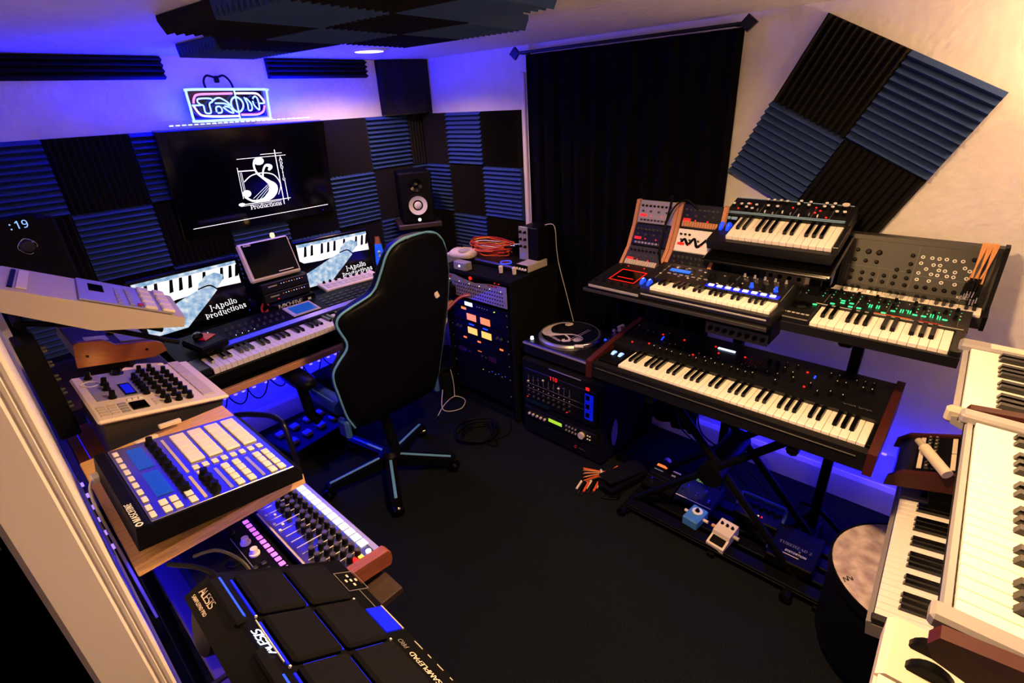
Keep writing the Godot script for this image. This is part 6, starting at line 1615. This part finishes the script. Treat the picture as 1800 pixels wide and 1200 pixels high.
	part(d, "maker_mark", stroke([Vector3(-0.016, -0.006, 0.004), Vector3(-0.010, 0.010, 0.003), Vector3(-0.003, -0.002, 0.005), Vector3(0.004, 0.012, 0.003), Vector3(0.010, -0.003, 0.005), Vector3(0.016, 0.008, 0.003)]), m.graphite, Vector3(-0.125, 0.3606, -0.165), Vector3(-90, -40, 0))

# ---------------------------------------------------------------- floor
func floor_things() -> void:
	var R := Vector3(0, -90, 0)
	var st := thing("led_strip", "blue light strip with violet dots along the right wall above the skirting", "light strip", Vector3(-0.003, 0.292, 2.35), R)
	b(st, "tape", m.white, Vector3.ZERO, Vector3(1.9, 0.010, 0.003), 0.001)
	for k in 32:
		b(st, "diode", m.led_strip, Vector3(-0.93 + 0.06 * k, 0, 0.005), Vector3(0.018, 0.008, 0.008), 0.002)
	var p := thing("pedal_board", "low black pedal board frame on the carpet under the synthesizer", "pedal board", Vector3(-0.55, 0, 2.42), R)
	for i in 4:
		b(p, "rail", m.black, Vector3(0.02, 0.028 + 0.004 * (3 - i), 0.13 - 0.085 * i), Vector3(0.80, 0.016, 0.055), 0.003)
	for sx: float in [-0.37, 0.02, 0.41]:
		b(p, "runner", m.black, Vector3(sx, 0.012, 0.0), Vector3(0.03, 0.024, 0.34), 0.003)
	b(p, "edge_strip", m.alu_dark, Vector3(0.02, 0.036, 0.160), Vector3(0.78, 0.004, 0.004), 0.001)
	var wah := thing("rocker_pedal", "black rocker pedal with a ribbed tread at the left end of the pedals", "pedal", Vector3(-0.55, 0.0, 1.935), Vector3(0, -105, 0))
	b(wah, "base", m.black, Vector3(0, 0.025, 0), Vector3(0.10, 0.05, 0.25), 0.008)
	b(wah, "treadle", m.black_soft, Vector3(0, 0.068, 0), Vector3(0.088, 0.018, 0.25), 0.006, Vector3(-8, 0, 0))
	for i in 8:
		b(wah, "rib", m.black_soft, Vector3(0, 0.078 + (-0.09 + 0.026 * i) * 0.14, -0.09 + 0.026 * i), Vector3(0.075, 0.004, 0.006), 0.001, Vector3(-8, 0, 0))
	b(wah, "bright_edge", m.chrome, Vector3(-0.047, 0.075, 0.06), Vector3(0.004, 0.006, 0.03), 0.001)
	var mf := thing("multi_effect_pedal", "black twin-switch pedal with an orange label strip", "pedal", Vector3(-0.50, 0.046, 2.115), R)
	part(mf, "case", prism([Vector2(0.065, 0), Vector2(0.065, 0.025), Vector2(-0.10, 0.05), Vector2(-0.10, 0)], 0.15, "x"), m.black)
	b(mf, "orange_label", m.led_orange, Vector3(-0.042, 0.0485, -0.075), Vector3(0.05, 0.002, 0.014), 0.0, Vector3(8.6, 0, 0))
	b(mf, "pale_label", m.beige_light, Vector3(0.035, 0.0485, -0.072), Vector3(0.038, 0.002, 0.008), 0.0, Vector3(8.6, 0, 0))
	b(mf, "panel_line", m.pale_blue, Vector3(-0.045, 0.044, -0.045), Vector3(0.045, 0.002, 0.004), 0.0, Vector3(8.6, 0, 0))
	words(mf, "M5", m.print_white, Vector3(0.03, 0.0455, -0.045), Vector3(-82, 0, 0), 0.011, "Droid Sans", 1.0)
	for sx: float in [-0.04, 0.04]:
		part(mf, "foot_switch", lathe([Vector2(0.008, 0), Vector2(0.008, 0.008), Vector2(0.006, 0.018), Vector2(0, 0.019)], 12), m.chrome, Vector3(sx, 0.029, 0.03))
	for yy: float in [-0.015, 0.012]:
		b(mf, "ridge", m.black_panel, Vector3(0, 0.040, yy), Vector3(0.15, 0.006, 0.004), 0.001, Vector3(8.6, 0, 0))
	var bo := thing("looper_pedal", "deep blue three-switch pedal with green lettering", "pedal", Vector3(-0.47, 0.046, 2.28), R)
	part(bo, "case", prism([Vector2(0.075, 0), Vector2(0.075, 0.028), Vector2(-0.075, 0.05), Vector2(-0.075, 0)], 0.165, "x"), mat("pedal_blue", Color(0.06, 0.10, 0.30), 0.4))
	b(bo, "front_line", m.print_white, Vector3(0, 0.031, 0.070), Vector3(0.160, 0.002, 0.003), 0.0, Vector3(8.3, 0, 0))
	words(bo, "BOTLEO", m.led_lime, Vector3(-0.035, 0.0475, -0.055), Vector3(-82, 0, 0), 0.013, "Droid Sans", 0.8, 0.2)
	for q: Array in [[-0.06, 0.04], [0.0, 0.035], [0.06, 0.045], [-0.05, 0.01], [0.03, 0.0]]:
		part(bo, "foot_switch", lathe([Vector2(0.007, 0), Vector2(0.007, 0.008), Vector2(0.005, 0.016), Vector2(0, 0.017)], 12), m.chrome, Vector3(q[0], 0.034 - (q[1] - 0.04) * 0.147, q[1]))
	for i in 5:
		knob(bo, Vector3(0.0 + 0.017 * i, 0.047, -0.060), 0.006, 0.012, m.knob)
	var bp := thing("blue_pedal", "small pale blue stomp pedal with a round dial on the front rail", "pedal", Vector3(-0.615, 0.046, 2.325), Vector3(0, -96, 0))
	b(bp, "case", mat("pedal_sky", Color(0.25, 0.50, 0.75), 0.45), Vector3(0, 0.022, 0), Vector3(0.068, 0.044, 0.10), 0.005)
	part(bp, "dial_face", disc(0.022, 0.002, 20), m.white, Vector3(0, 0.044, -0.015))
	knob(bp, Vector3(0, 0.046, -0.015), 0.010, 0.012, m.knob)
	for sx: float in [-0.042, 0.042]:
		part(bp, "jack", tube([Vector3(sx - 0.012, 0.022, -0.01), Vector3(sx + 0.012, 0.022, -0.01)], 0.007, 8), m.beige_light)
	var wp := thing("cream_stomp_pedal", "cream stomp pedal with a dark window at the front rail", "pedal", Vector3(-0.640, 0.046, 2.455), Vector3(6, -96, 0))
	part(wp, "case", prism([Vector2(0.066, 0), Vector2(0.066, 0.020), Vector2(0.020, 0.030), Vector2(0.014, 0.046), Vector2(-0.060, 0.050), Vector2(-0.066, 0)], 0.073, "x"), m.beige_light)
	b(wp, "rubber_window", m.black_soft, Vector3(0, 0.0275, 0.040), Vector3(0.056, 0.005, 0.036), 0.002, Vector3(14, 0, 0))
	for i in 3:
		knob(wp, Vector3(-0.022 + 0.022 * i, 0.048, -0.035), 0.007, 0.010, m.knob)
	for sx: float in [-0.046, 0.046]:
		part(wp, "jack", tube([Vector3(sx - 0.012, 0.025, -0.02), Vector3(sx + 0.012, 0.025, -0.02)], 0.008, 8), m.tan_cable if sx < 0.0 else m.beige)
	var bl := thing("blue_rail_pedal", "black pedal with a bright blue roll bar on the rear rail", "pedal", Vector3(-0.43, 0.050, 2.53), R)
	b(bl, "case", m.black, Vector3(0, 0.025, 0.02), Vector3(0.18, 0.046, 0.11), 0.004)
	part(bl, "roll_bar", tube(smooth_path([Vector3(-0.092, 0.040, 0.02), Vector3(-0.092, 0.062, -0.025), Vector3(-0.082, 0.066, -0.040), Vector3(0.0, 0.066, -0.042), Vector3(0.082, 0.066, -0.040), Vector3(0.092, 0.062, -0.025), Vector3(0.092, 0.040, 0.02)]), 0.007, 8), m.chair_blue)
	for i in 5:
		knob(bl, Vector3(-0.06 + 0.030 * i, 0.048, 0.0), 0.009, 0.012, m.knob)
	for i in 3:
		led(bl, Vector3(-0.01 + 0.014 * i, 0.048, 0.045), m.led_red if i != 1 else m.vu_yellow, 0.004)
	var vp := thing("volume_pedal", "black volume pedal with pale script lettering at the right end", "pedal", Vector3(-0.54, 0.048, 2.70), R)
	b(vp, "case", m.black, Vector3(0, 0.022, 0), Vector3(0.165, 0.044, 0.20), 0.005)
	words(vp, "TUBEHEAD 2", m.print_grey, Vector3(0.0, 0.0455, 0.01), Vector3(-90, 0, 0), 0.014, "Droid Serif", 0.2, 0.2)
	words(vp, "DISTORTION", m.print_white, Vector3(0.01, 0.0455, 0.045), Vector3(-90, 0, 0), 0.010, "Droid Sans", 0.6, 0.2)
	b(vp, "panel_line", m.beige_light, Vector3(-0.025, 0.0448, 0.062), Vector3(0.10, 0.001, 0.003), 0.0)
	part(vp, "foot_switch", disc(0.007, 0.012, 12), m.chrome, Vector3(0.02, 0.044, 0.028))
	b(vp, "side_tab", m.beige_light, Vector3(-0.088, 0.02, 0.045), Vector3(0.012, 0.012, 0.012), 0.002)
	# bundle of coiled leads
	var c := thing("cable_bundle", "tied bundle of tan leads with bright plugs on the carpet", "cables", Vector3(-0.60, 0, 1.84), Vector3(0, -48, 0))
	for k in 12:
		var a := TAU * k / 12.0
		var o := Vector3(0, 0.04 + 0.012 * sin(a), 0.012 * cos(a))
		cable(c, "lead", m.tan_cable if k % 4 else m.orange_cable, [o + Vector3(0.085, 0.025 * sin(a) - 0.005, 0.03 * cos(a)), o + Vector3(0.04, 0.0, 0), o, o + Vector3(-0.04, 0.008 * sin(a), 0.01 * cos(a)), o + Vector3(-0.085, 0.022 * sin(a) - 0.005, 0.025 * cos(a))], 0.0035, 5)
	part(c, "tie", tube(smooth_path([Vector3(0, 0.020, 0), Vector3(0, 0.04, 0.020), Vector3(0, 0.060, 0), Vector3(0, 0.04, -0.020)], 4, true), 0.006, 6, true), m.beige_light)
	for k in 7:
		var x0 := -0.10 + 0.016 * k
		part(c, "plug", tube([Vector3(x0, 0.026, 0.03 + 0.006 * (k % 3)), Vector3(x0 - 0.03, 0.012, 0.07 + 0.01 * (k % 3))], 0.006, 6), [m.beige_light, m.black, m.orange_cable][k % 3])
		part(c, "plug_tip", tube([Vector3(x0 - 0.03, 0.012, 0.07 + 0.01 * (k % 3)), Vector3(x0 - 0.043, 0.009, 0.088 + 0.01 * (k % 3))], 0.003, 6), m.chrome)
	for k in 3:
		cable(c, "lead", m.black, [Vector3(0.0, 0.03, 0.01), Vector3(0.03 + 0.02 * k, 0.02, 0.06), Vector3(0.06, 0.01, 0.10 + 0.02 * k), Vector3(-0.02, 0.008, 0.13)], 0.004, 5)
	# loose cables by the racks
	var l := thing("loose_cable", "loose black cable coils lying at the foot of the tall rack", "cables", Vector3(-0.72, 0, 1.08))
	for k in 4:
		var pts := []
		for i in 10:
			var an := TAU * i / 10.0
			pts.append(Vector3(cos(an) * (0.09 + 0.012 * k) + rng.randf_range(-0.01, 0.01), 0.008 + 0.010 * k, sin(an) * (0.07 + 0.015 * k) + rng.randf_range(-0.01, 0.01)))
		part(l, "coil", tube(smooth_path(pts, 4, true), 0.006, 6, true), m.black)
	cable(l, "lead", m.black, [Vector3(0.05, 0.01, 0.08), Vector3(0.0, 0.008, 0.17), Vector3(-0.02, 0.008, 0.10), Vector3(0.12, 0.008, 0.14), Vector3(0.22, 0.008, 0.06)], 0.004, 6)
	var wl := thing("white_cable_loop", "thin white cable loops and plugs on the floor behind the chair", "cable", Vector3(-0.63, 0.0, 0.72))
	cable(wl, "lead", m.white_cable, [Vector3(-0.12, 0.02, 0.05), Vector3(-0.03, 0.05, 0.02), Vector3(0.07, 0.05, 0.0), Vector3(0.10, 0.03, 0.06), Vector3(0.02, 0.02, 0.10), Vector3(-0.08, 0.05, 0.06), Vector3(-0.02, 0.14, 0.0)], 0.0028, 6)
	cable(wl, "lead", m.white_cable, [Vector3(0.10, 0.02, -0.04), Vector3(0.12, 0.10, -0.06), Vector3(0.115, 0.20, -0.07)], 0.0028, 6)
	part(wl, "plug", tube([Vector3(-0.12, 0.02, 0.05), Vector3(-0.16, 0.016, 0.06)], 0.007, 8), m.chrome)
	# blue tinted water cooler style tube beside the rack
	var pt := thing("power_strip", "black power strip with a white plug low beside the X stand", "power strip", Vector3(-0.105, 0.30, 2.06), R)
	b(pt, "body", m.black, Vector3(0, 0, 0), Vector3(0.20, 0.05, 0.04), 0.004)
	b(pt, "adapter", m.white, Vector3(0.02, 0.02, 0.03), Vector3(0.055, 0.085, 0.05), 0.006)
	b(pt, "adapter", m.white, Vector3(-0.05, 0.0, 0.03), Vector3(0.04, 0.05, 0.04), 0.006)
	for k in 3:
		cable(pt, "lead", m.black, [Vector3(-0.08 + 0.06 * k, -0.02, 0.03), Vector3(-0.02 + 0.06 * k, -0.12, 0.08), Vector3(0.1 + 0.1 * k, -0.18, 0.10), Vector3(0.25 + 0.1 * k, -0.28, 0.12)], 0.004, 5)
